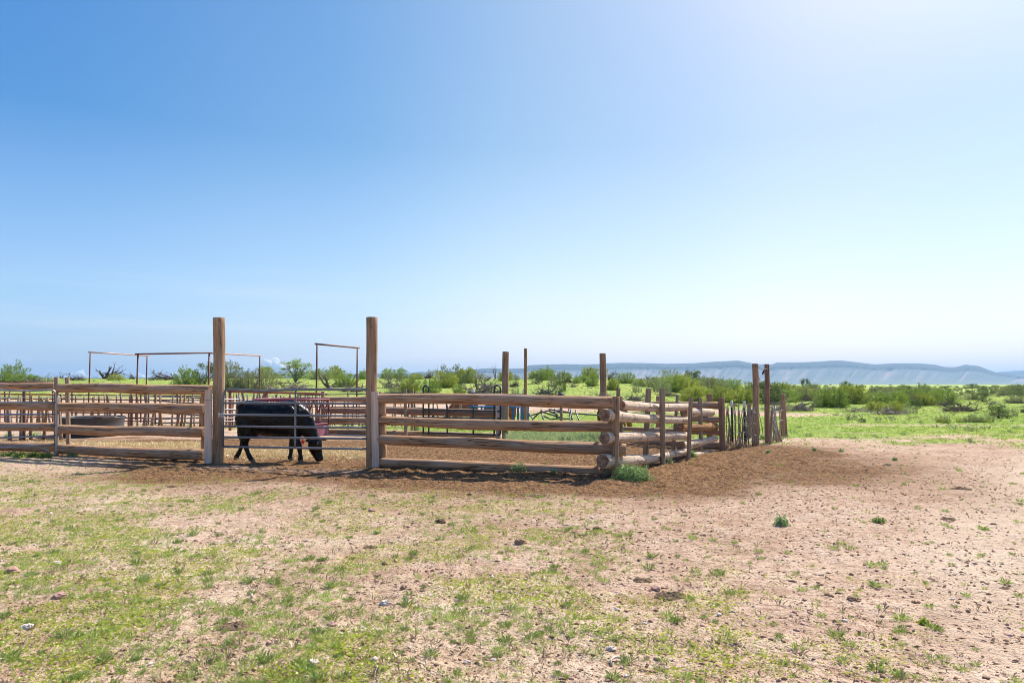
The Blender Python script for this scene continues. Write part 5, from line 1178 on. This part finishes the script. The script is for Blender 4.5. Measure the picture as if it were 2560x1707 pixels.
# ------------------------------------------------------------------ dead wood
def snag(rr, base, dirn, L, r, depth, out):
    pts = [Vector(base)]; d = Vector(dirn).normalized(); n = 5
    for i in range(n):
        d = (d + Vector((rr.gauss(0, .22), rr.gauss(0, .22), rr.gauss(0, .16)))).normalized(); pts.append(pts[-1] + d * L / n)
    out.append((pts, [r * (1 - .75 * i / n) for i in range(n + 1)]))
    if depth > 0:
        for k in range(rr.choice((2, 3, 4))):
            q = rr.randint(1, n); nd = (d + Vector((rr.gauss(0, .8), rr.gauss(0, .8), rr.gauss(.15, .6)))).normalized()
            snag(rr, pts[q], nd, L * rr.uniform(.4, .7), r * (1 - .75 * q / n) * .75, depth - 1, out)
def brush_mesh(seed, n=44, mat='dead'):
    rr = random.Random(seed); mb = MB()
    for i in range(n):
        az = rr.uniform(0, math.tau); rad = math.sqrt(rr.random()) * .42; b_ = Vector((math.cos(az) * rad, math.sin(az) * rad * .8, rr.uniform(.0, .32) * (1.2 - rad * 2)))
        out = []; a2 = rr.uniform(0, math.tau); snag(rr, b_, (math.cos(a2), math.sin(a2), rr.uniform(-.1, .5)), rr.uniform(.25, .6), rr.uniform(.010, .030), 2, out)
        for pts, rs in out:
            for p in pts: p.z = max(p.z, .0)
            mb.tube(pts, rs, 4, cap=False)
    zz = sorted(v.z for v in mb.V); zt = zz[int(len(zz) * .985)]
    for v in mb.V: v.z = v.z / zt
    return mesh_py('brush', mb.V, mb.F, [M[mat]], smooth=False)
BR = [brush_mesh(1), brush_mesh(2), brush_mesh(3, 34), brush_mesh(4, 46, 'darkdead'), brush_mesh(5, 36, 'darkdead')]
def brush(x0, x1, yt, yb, label, v=0, name='brush_pile', cat='brush pile', zs=1.12):
    pm = (x0 + x1) / 2; p = hit(pm, yb, 120); w = (x1 - x0) / FPX * p.y; h = (yb - yt) / FPX * p.y
    o = add(name, BR[v], None, Vector((p.x, p.y, p.z - .03))); o.scale = (w * .95, w * .8, h * zs); o.rotation_euler = (0, 0, 0 if v % 2 else .4); return tag(o, label, cat, 'piles of dead branches')
for a in ((678, 782, 950, 975, 'big grey brush pile behind the cow under the leafy tree', 0), (846, 916, 955, 979, 'grey brush pile left of the tall right gate post', 1), (945, 1001, 945, 970, 'grey brush pile right of the tall right gate post', 2),
          (996, 1050, 952, 976, 'brown brush pile under the round yellow green bush', 3), (1157, 1256, 936, 984, 'largest brush pile left of the square topped post', 0), (1275, 1300, 948, 968, 'dark branches right of the square topped post', 3), (1335, 1392, 958, 990, 'pale brush pile left of the upturned rubber tub', 1),
          (1420, 1442, 955, 968, 'small brush pile between the two dark junipers and bright bush', 2), (1480, 1530, 978, 990, 'low brush just above the log corner', 2), (1559, 1612, 980, 1003, 'grey brush pile above the side fence logs', 1), (1640, 1700, 978, 990, 'low dark branches behind the second side post', 3),
          (1822, 1850, 1000, 1015, 'dark brush pile above the stick fence', 4), (1899, 1972, 1003, 1028, 'grey dead wood heap behind the reddish tall post', 0), (1989, 2035, 989, 1003, 'black brush heap in front of the bush row', 3), (1968, 2035, 1003, 1028, 'long dead wood heap with a fallen trunk on the meadow', 1),
          (2105, 2172, 1016, 1030, 'flat grey brush left of the two yellow green bushes', 2), (2168, 2262, 1015, 1036, 'pale dead wood under the two yellow green bushes', 0), (2356, 2460, 996, 1029, 'wide fallen dead tree on the right meadow', 4), (2345, 2380, 1004, 1014, 'low dark branches left of the fallen dead tree', 3),
          (2462, 2500, 1000, 1012, 'thin brush line right of the fallen dead tree', 2), (2520, 2575, 998, 1008, 'brush line at the right edge of the meadow', 1), (378, 446, 927, 950, 'dark brush heap on the ridge between the pipe frames', 4), (168, 214, 937, 951, 'dark fallen log heap on the left ridge', 3), (324, 338, 932, 948, 'tiny dark stump on the ridge', 4),
          (60, 124, 944, 957, 'grey branches lying at the foot of the left ridge bushes', 2), (1060, 1085, 930, 947, 'dark brush on the crest below the low mesa', 3), (1700, 1745, 960, 976, 'grey brush between the back row bushes', 2)):
    brush(*a)
def dead_tree(label, px, ybase, specs, d=None, r=0.07, seed=1, dark=True):
    """specs: (dx px, dy px) tips of main limbs"""
    p = hit(px, ybase, 120) if d is None else at(px, d); rr = random.Random(seed); s = p.y / FPX; mb = MB()
    for (dx, dy) in specs:
        tip = Vector((dx * s, rr.uniform(-.6, .6), -dy * s)); out = []; snag(rr, p - Vector((0, 0, .05)), tip, tip.length, r, 2, out)
        for pts, rs in out: mb.tube(pts, rs, 5, cap=False)
    return tag(mb.build('dead_tree', M['darkdead' if dark else 'dead']), label, 'dead tree', 'bare dead trees and snags')
dead_tree('forked dead branch on the ridge left of the first pipe frame uprights', 262, 947, ((-18, -20), (6, -34), (16, -32), (28, -24), (40, -14)), seed=4, r=.16)
dead_tree('spidery bare twigs left of the slim grey post top', 168, 946, ((-22, -20), (-12, -24), (-30, -8), (10, -6)), seed=6, r=.09)
dead_tree('bare dead tree standing on the crest right of the gate post', 1094, 940, ((-6, -30), (8, -22), (-12, -18)), seed=8, r=.11)
dead_tree('curved dead tree inside the nearest pipe frame', 826, 972, ((-14, -38), (-28, -30), (8, -20)), seed=9, r=.12)
dead_tree('dead snag between the dark juniper and the vase shaped bush', 1424, 957, ((4, -20), (10, -16), (-5, -14)), seed=12, r=.08)
dead_tree('bare snag left of the bright bush beyond the side fence', 1520, 950, ((16, -14), (22, -8), (8, -18)), seed=14, r=.07)
dead_tree('thin bare snag beside the largest brush pile', 1199, 945, ((-4, -26), (6, -20)), seed=15, r=.07)
dead_tree('bare snag poking above the largest brush pile', 1238, 948, ((6, -26), (-4, -22)), seed=16, r=.07)
dead_tree('grey branch angled up from the meadow dead wood heap', 1990, 1022, ((30, -18), (18, -22), (-10, -14)), seed=18, r=.14, dark=False)

# ------------------------------------------------------------------ ground cover
def clip_view(x, y, m=1.0):
    return (np.abs(x) < (y * 0.77 + m))
def scatter(n, y0, y1, dens, seed, p=1.0):
    g = np.random.default_rng(seed); y = y0 * (y1 / y0) ** (g.random(n) ** p); x = (g.random(n) * 2 - 1) * (y * 0.80 + .6)
    k = g.random(n) < dens(x, y); return x[k], y[k], g
def tufts(name, x, y, g, blades, size, spread, mat, up=1.0, wid=.10, label=None, kind='stuff', cat=None, leafy=False):
    n = len(x); z = gz_np(x, y); sc = size[0] + (size[1] - size[0]) * g.random(n) ** 1.8
    cx = np.repeat(x, blades); cy = np.repeat(y, blades); cz = np.repeat(z, blades); s = np.repeat(sc, blades)
    m = len(cx); az = g.random(m) * math.tau; rad = g.random(m) ** .7 * s * spread
    L_ = s * (.35 + .65 * g.random(m)); lean = g.random(m) * 1.1 if not leafy else .6 + g.random(m) * .9
    base = np.stack([cx + np.cos(az) * rad * (.5 if not leafy else 1), cy + np.sin(az) * rad * (.5 if not leafy else 1), cz - .002], 1)
    if leafy: base[:, 2] += g.random(m) * s * .35
    a2 = az + g.normal(size=m) * .5; ax = np.stack([np.cos(a2) * np.sin(lean), np.sin(a2) * np.sin(lean), np.cos(lean) * up], 1); ax = unit(ax)
    if leafy: L_ = L_ * .42
    w = unit(np.cross(ax, np.stack([g.normal(size=m), g.normal(size=m), g.normal(size=m) * .3 + (0 if not leafy else 0)], 1)))
    wd = L_ * wid
    # two-segment bent blade as triangle pair
    midp = base + ax * L_[:, None] * .55; tip = midp + unit(ax + np.stack([np.cos(a2) * .5, np.sin(a2) * .5, -.25 * np.ones(m)], 1)) * L_[:, None] * .5
    V = np.stack([base, midp + w * wd[:, None], tip, midp - w * wd[:, None]], 1).reshape(-1, 3); F = np.arange(len(V)).reshape(-1, 4)
    o = add(name, mesh_np(name, V, F, [M[mat]])); return tag(o, label, cat, None, kind)
fgd = lambda s: (lambda x, y: np.clip(green_mask(x, y) * s + 0.03 * s, 0, 1))
def patch(x, y, sd, lo=.45, hi=.62, f=1.2): return sstep(lo, hi, fbm(x * f, y * f * 1.2, sd, 3))
x, y, g = scatter(56000, 3.2, 16, lambda x, y: np.clip(green_mask(x, y) * 1.1 * (1 - .3 * sstep(7, 3.5, y)) * patch(x, y, 201, .44, .56) + .01, 0, 1) * (1 - .75 * manure_mask(x, y)) * .62, 1)
tufts('fine_grass', x, y, g, 20, (.012, .062), .95, 'grass_fine', wid=.06, label='fine green grass tufts over the sandy foreground')
x, y, g = scatter(76000, 3.2, 17, lambda x, y: np.clip(green_mask(x, y) * 1.5 * (1 - .25 * sstep(7, 3.5, y)) * patch(x, y, 301, .44, .56, 1.0) + .016 * patch(x, y, 311, .45, .6, 1.3), 0, 1) * (1 - .8 * manure_mask(x, y)) * .62, 2)
tufts('creeping_plants', x, y, g, 15, (.016, .070), 1.9, 'grass_yel', .5, .32, label='creeping yellow green plants over the sandy foreground', leafy=True)
x, y, g = scatter(16000, 3.2, 16, lambda x, y: (.10 + .25 * green_mask(x, y)) * (1 - .7 * manure_mask(x, y)), 3)
tufts('dry_grass', x, y, g, 7, (.015, .07), .9, 'grass_dry', label='dry tan stalks between the green tufts')
x, y, g = scatter(5200, 3.2, 17, lambda x, y: .13 * (x > .3) * (1 - .6 * manure_mask(x, y)) * (0.4 + patch(x, y, 401, .4, .6)), 4)
tufts('sparse_tufts', x, y, g, 60, (.025, .075), 1.0, 'grass_fine', wid=.05, label='scattered grey green tufts on the bare sand')
x, y, g = scatter(1500, 3.2, 14, lambda x, y: (.05 + .45 * green_mask(x, y)) * (1 - manure_mask(x, y)), 14)
tufts('bushy_tufts', x, y, g, 90, (.03, .08), 1.0, 'clump', wid=.05, label='feathery grey green clumps rising out of the low grass')
# meadow beyond
def md(x, y): return green_mask(x, y) * (y > 17.5) * clip_view(x, y, 2)
x, y, g = scatter(120000, 17.0, 95, lambda x, y: md(x, y) * .9, 5, .75)
tufts('meadow_grass', x, y, g, 8, (.03, .10), 1.6, 'meadow', label='lush green meadow grass beyond the corral', wid=.13)
x, y, g = scatter(9000, 19, 75, lambda x, y: md(x, y) * patch(x, y, 501, .5, .62, .35) * .25, 6, .7)
tufts('meadow_weeds', x, y, g, 14, (.08, .20), 1.0, 'lf_sage', label='grey green weeds in the meadow', wid=.16)
# tall grass inside the corral's rear corner
g = np.random.default_rng(9); q = [P(px, 960, d) for px, d in zip(g.uniform(1272, 1500, 2600), g.uniform(18.6, 21.8, 2600))]
tufts('tall_grass', np.array([v.x for v in q]), np.array([v.y for v in q]), g, 14, (.14, .36), .35, 'tallgrass', label='tall pale green grass in the rear corner of the corral', wid=.022)
# straw strip
g = np.random.default_rng(10); px = np.concatenate([g.uniform(150, 505, 7000), g.uniform(560, 930, 2500), g.uniform(-60, 140, 500)]); dd = np.concatenate([g.normal(18.2, .45, 7000), g.normal(16.4, .6, 2500), g.normal(19.0, .3, 500)])
q = [P(a, 960, b_) for a, b_ in zip(px, dd)]
tufts('straw', np.array([v.x for v in q]), np.array([v.y for v in q]), g, 6, (.06, .17), 1.2, 'straw', .35, .06, label='loose straw strewn on the corral floor')
# stones and clods (nobody could count)
def pebbles(name, x, y, g, size, mat, label):
    n = len(x); z = gz_np(x, y); s = size[0] + (size[1] - size[0]) * g.random(n) ** 4 * (1 + 0.8 * (g.random(n) > .985))
    t = (1 + 5 ** .5) / 2; ico = np.array([(-1, t, 0), (1, t, 0), (-1, -t, 0), (1, -t, 0), (0, -1, t), (0, 1, t), (0, -1, -t), (0, 1, -t), (t, 0, -1), (t, 0, 1), (-t, 0, -1), (-t, 0, 1)]) / 1.9
    if n > 20000: ico = np.array([(1, 0, 0), (-1, 0, 0), (0, 1, 0), (0, -1, 0), (0, 0, 1), (0, 0, -1), ]) * 1.15
    fc_ = np.array([(0, 2, 4), (2, 1, 4), (1, 3, 4), (3, 0, 4), (2, 0, 5), (1, 2, 5), (3, 1, 5), (0, 3, 5)]) if n > 20000 else np.array([(0, 11, 5), (0, 5, 1), (0, 1, 7), (0, 7, 10), (0, 10, 11), (1, 5, 9), (5, 11, 4), (11, 10, 2), (10, 7, 6), (7, 1, 8), (3, 9, 4), (3, 4, 2), (3, 2, 6), (3, 6, 8), (3, 8, 9), (4, 9, 5), (2, 4, 11), (6, 2, 10), (8, 6, 7), (9, 8, 1)])
    V = ico[None] * s[:, None, None] * (1 + .34 * g.normal(size=(n, len(ico), 1))) * np.stack([.8 + .5 * g.random(n), .8 + .5 * g.random(n), .45 + .35 * g.random(n)], 1)[:, None, :]
    V = V + np.stack([x, y, z + s * .18], 1)[:, None, :]; F = (fc_[None] + (np.arange(n) * len(ico))[:, None, None]).reshape(-1, 3)
    return tag(add(name, mesh_np(name, V.reshape(-1, 3), F, [M[mat]])), label, None, None, 'stuff')
x, y, g = scatter(15000, 3.2, 17, lambda x, y: .5 * (1 - .8 * manure_mask(x, y)) * sstep(0, 1, 6 / y), 21); pebbles('gravel', x, y, g, (.003, .018), 'rock_pink', 'pinkish grit on the sandy ground')
x, y, g = scatter(2200, 3.2, 14, lambda x, y: .4 * (1 - manure_mask(x, y)), 22); pebbles('gravel', x, y, g, (.004, .02), 'rock_white', 'pale pebbles on the sandy ground')
x, y, g = scatter(150000, 3.2, 20, lambda x, y: np.clip(.15 + .3 * dust_mask(x, y) + .8 * manure_mask(x, y), 0, 1), 23, .75); pebbles('dirt_clods', x, y, g, (.003, .017), 'rock_brown', 'brown clods of churned dirt and dung')

# ------------------------------------------------------------------ individual stones, dung pats, weeds
def stone(px, py, w, mat, label, name='stone', cat='stone', flat=.55, seed=None):
    p = hit(px, py); s = w / FPX * p.y / 2; o = blob(name, Vector((p.x, p.y, p.z + s * flat * .45)), s, s * .8, s * flat, M[mat], px * .13, 16, 10, .38, 1.7); return tag(o, label, cat, 'stones lying on the ground' if cat == 'stone' else 'dung pats on the ground')
for a in ((70, 1571, 30, 'rock_white', 'white angular stone near the lower left corner'), (142, 1411, 22, 'rock_white', 'white stone among grass at the left'), (31, 1430, 30, 'rock_pink', 'flat reddish stone near the left edge'), (150, 1495, 36, 'rock_pink', 'flat pinkish slab stone in the left grass'),
          (830, 1563, 24, 'rock_pink', 'rounded pink stone right of the big dark dung pat'), (783, 1659, 26, 'rock_white', 'white stone low in the middle left foreground'), (9, 1490, 18, 'rock_brown', 'brown stone cut by the left edge'), (930, 1278, 18, 'rock_pink', 'pale pink stone just below the dark soil band'),
          (963, 1512, 28, 'rock_white', 'flat white stone in the yellow green plants'), (1144, 1496, 9, 'rock_white', 'small round white pebble in the centre foreground'), (1405, 1503, 11, 'rock_pink', 'small upright pink stone right of centre'), (1527, 1625, 24, 'rock_white', 'whitish flat stone right of centre near the bottom'),
          (1167, 1657, 19, 'rock_white', 'pale oval stone at the bottom centre'), (1234, 1651, 14, 'rock_white', 'pale stone right of the oval one at the bottom centre'), (1541, 1526, 13, 'rock_grey', 'grey stone right of centre'), (1435, 1333, 17, 'rock_brown', 'dark brown round clod right of centre'),
          (1302, 1359, 30, 'rock_brown', 'pointed brown rock in the middle foreground'), (1493, 1325, 22, 'dung', 'flat dark clod beside the round brown clod'), (1174, 1237, 11, 'dung', 'little dark stone on the edge of the dark soil'), (1101, 1307, 26, 'dung', 'flat dark clod in the centre left foreground'),
          (2197, 1646, 16, 'rock_pink', 'pink stone near the bottom right'), (2393, 1533, 13, 'rock_pink', 'reddish stone on the pale sand at the right'), (1937, 1402, 11, 'rock_pink', 'pinkish stone on the open sand'), (1834, 1347, 10, 'rock_brown', 'small brown stone on the open sand'),
          (2530, 1374, 12, 'rock_pink', 'reddish stone at the right edge'), (2130, 1499, 22, 'rock_brown', 'flat brown stone right of two on the sand'), (2071, 1489, 20, 'rock_brown', 'flat brown stone left of two on the sand'), (2047, 1464, 12, 'rock_brown', 'pointed brown stone above the flat pair'),
          (1541, 1482, 9, 'rock_grey', 'tiny grey stone in the right foreground'), (1640, 1473, 22, 'rock_pink', 'pink stone resting against the dung pat'), (1294, 1277, 14, 'rock_brown', 'upright brown clod above the centre'), (415, 1519, 12, 'rock_white', 'white pebble in the left grass')):
    stone(*a)
def pat(px, py, w, label, seed=0):
    p = hit(px, py); s = w / FPX * p.y / 2 * .85; V = []; F = []; nr, ns = 9, 30
    for i in range(nr + 1):
        for k in range(ns):
            a = math.tau * k / ns; r = i / nr; R_ = s * (1 + .28 * mnoise.noise(Vector((math.cos(a) * 1.5 + seed, math.sin(a) * 1.5, 0))))
            hh = s * .13 * (1 - r ** 3) * (1 + 1.1 * mnoise.noise(Vector((math.cos(a) * r * 4, math.sin(a) * r * 4, seed + 3)))) + s * .06 * mnoise.noise(Vector((math.cos(a) * r * 12, math.sin(a) * r * 12, seed)))
            x_, y_ = p.x + math.cos(a) * r * R_, p.y + math.sin(a) * r * R_ * .8; V.append(Vector((x_, y_, gz(x_, y_) + (hh if i < nr else -.01))))
    for i in range(nr):
        for k in range(ns): F.append((i * ns + k, (i + 1) * ns + k, (i + 1) * ns + (k + 1) % ns, i * ns + (k + 1) % ns))
    o = add('dung_pat', mesh_py('dung_pat', [v - p for v in V], F, [M['dung']], smooth=False), None, p); return tag(o, label, 'dung', 'dung pats on the ground')
for i, a in enumerate(((588, 1568, 118, 'large dark cracked dung pat in the left foreground'), (1226, 1194, 38, 'dung pat on the shadow line below the front fence'), (1343, 1243, 60, 'dark dung pat on the edge of the dark soil band'), (931, 1240, 34, 'lumpy dung heap below the tall right gate post'),
                       (1607, 1452, 64, 'dung pat with a pink stone against it'), (1676, 1492, 98, 'widest crusty dung pat right of centre'), (1892, 1209, 34, 'dung pat below the stick fence on the right'), (2404, 1223, 58, 'crumbled dung pat far right of the dark soil'), (2370, 1298, 46, 'dung pat with a green sprig on the right sand'),
                       (2512, 1472, 34, 'grey dung pat near the right edge'), (431, 1219, 34, 'dung pat under a green tuft at the left'), (925, 1370, 48, 'dark dung pat among the left centre weeds'), (2218, 1163, 30, 'flat dung pat on the upper right sand'))):
    pat(*a, seed=i * 2.3)
mb = MB(); p = hit(1540, 1660); mb.tube([p + Vector((-.035, -.05, .015)), p + Vector((-.03, .0, .03)), p + Vector((0, .035, .03)), p + Vector((.035, .03, .025)), p + Vector((.04, .0, .012))], [.008, .006, .006, .006, .009], 6)
tag(mb.build('bone', M['rock_white']), 'thin curved white bone on the sand near the bottom', 'bone')
def weed(px, py, w, h, label, n=60, mat='weed', sz=.05, seed=1):
    rr = random.Random(seed + px); p = hit(px, py); s = p.y / FPX; W_, H_ = w * s / 2, h * s; LC, LA, LS = [], [], []; mb = MB()
    for i in range(max(6, n // 6)):
        az = rr.uniform(0, math.tau); o_ = rr.uniform(.2, 1); t = Vector((math.cos(az) * W_ * o_, math.sin(az) * W_ * o_ * .8, H_ * rr.uniform(.35, 1) * (1.15 - o_ * .6))); pts = [Vector((0, 0, -.02)), t * .5 + Vector((0, 0, H_ * .12)), t]
        mb.tube(pts, [.006, .005, .002], 3, cap=False)
    for i in range(n * (26 if w > 60 else 9)):
        az = rr.uniform(0, math.tau); ph = math.acos(1 - rr.random() ** 1.2); r_ = rr.uniform(.25, 1.1) ** .7 * (1 + .5 * mnoise.noise(Vector((math.cos(az) * 2.2, math.sin(az) * 2.2, ph * 2.2 + px))))
        LC.append(Vector((math.cos(az) * math.sin(ph) * r_ * W_, math.sin(az) * math.sin(ph) * r_ * W_ * .8, max(0, math.cos(ph)) * r_ * H_ * (.8 + .35 * mnoise.noise(Vector((math.cos(az) * 4, math.sin(az) * 4, px)))) + .01)))
        LA.append(Vector((rr.gauss(0, 1), rr.gauss(0, 1), rr.gauss(.6, .5)))); LS.append(rr.uniform(.45, 1) * sz)
    LC = np.array([tuple(v) for v in LC]); LA = unit(np.array([tuple(v) for v in LA])); LS = np.array(LS); g_ = np.random.default_rng(int(px))
    Vv, Ff = quads(LC, LA, unit(np.cross(LA, rand_unit(len(LA), g_))), LS * 1.2, LS * .75)
    e = empty('weed', p, label, 'weed', 'weeds along the fence and sand'); add('leaves', mesh_np('leaves', Vv, Ff, [M[mat]]), e); add('stems', mesh_py('stems', mb.V, mb.F, [M['dead']]), e); return e
weed(1580, 1199, 100, 40, 'big bushy blue green weed at the foot of the log corner', 200, sz=.03)
weed(1545, 1188, 60, 26, 'lower left lobe of greenery under the log end at the corner', 70, sz=.03)
weed(1520, 1190, 34, 18, 'dry brown plant under the lowest log end', 40, 'grass_dry', sz=.03)
weed(1297, 1176, 50, 22, 'largest green weed under the middle of the front fence', 60, sz=.03); weed(1216, 1172, 20, 14, 'green weed on the dirt berm left of the largest one', 30, sz=.03)
weed(1151, 1167, 14, 10, 'small weed on the berm nearest the pale board', 20, sz=.03); weed(1384, 1184, 16, 10, 'small weed on the berm right of the largest one', 20, sz=.03)
weed(1730, 1143, 26, 20, 'round green weed at the foot of the thin side post', 50, sz=.035); weed(1668, 1158, 34, 18, 'green and dry weed at the foot of the tallest side post', 50, 'lf_sage', sz=.03)
for i, (a, b_) in enumerate(((20, 1139), (52, 1141), (84, 1140), (112, 1142))): weed(a, b_ + 2, 40, 14, ('leafy weed patch at the left edge under the open pipe gate', 'leafy weed patch under the pipe gate, second from the edge', 'leafy weed patch under the pipe gate brace', 'leafy weed patch touching the pipe gate corner')[i], 50, 'lf_bright', sz=.04)
weed(182, 1140, 30, 14, 'green weed at the foot of the lowest left rail', 50, sz=.035)
weed(1953, 1314, 38, 26, 'dark green prickly weed alone on the right sand', 40, 'weed', sz=.03); weed(2197, 1308, 34, 14, 'light green weed alone on the right sand', 40, 'clump', sz=.025); weed(2310, 1562, 26, 14, 'yellow tipped weed low on the right sand', 30, 'grass_yel', sz=.02)
weed(1921, 1133, 14, 10, 'small green weed in front of the tall right pair', 20, 'weed', sz=.03); weed(2036, 1127, 12, 8, 'small green weed on the dark soil right of the posts', 20, 'weed', sz=.03); weed(2103, 1130, 14, 9, 'third small green weed along the dark soil', 20, 'weed', sz=.03); weed(2237, 1151, 14, 9, 'small green weed furthest right on the dark soil', 20, 'weed', sz=.03)
weed(1845, 1118, 60, 20, 'dry brown weeds at the foot of the stick fence', 60, 'grass_dry', sz=.035); weed(1815, 1122, 26, 18, 'dry weeds at the foot of the reddish fence end post', 40, 'grass_dry', sz=.03); weed(1905, 1100, 20, 16, 'green weed between the tall right pair', 30, 'weed', sz=.04)
weed(22, 1095, 30, 14, 'green weed inside the corral at the left edge', 30, 'weed', sz=.05); weed(84, 1092, 40, 16, 'broad green weed inside the corral behind the pipe gate', 40, 'weed', sz=.05); weed(1040, 1078, 30, 18, 'green weed behind the rear log fence', 40, 'weed', sz=.05)

# ------------------------------------------------------------------ haze
def haze():
    mb = MB(); mb.box(Vector((0, 250, 111)), 20000, 20300, 226); 
    m = bpy.data.materials.new('haze_air'); m.use_nodes = True; n = m.node_tree; n.nodes.remove(n.nodes['Principled BSDF'])
    v = n.nodes.new('ShaderNodeVolumePrincipled'); v.inputs['Color'].default_value = (0.44, 0.70, 1.0, 1); v.inputs['Density'].default_value = 1.2e-4; v.inputs['Anisotropy'].default_value = 0.15
    n.links.new(v.outputs[0], n.nodes['Material Output'].inputs['Volume'])
    o = mb.build('haze', m, None, False); tag(o, kind='stuff'); return o
haze()
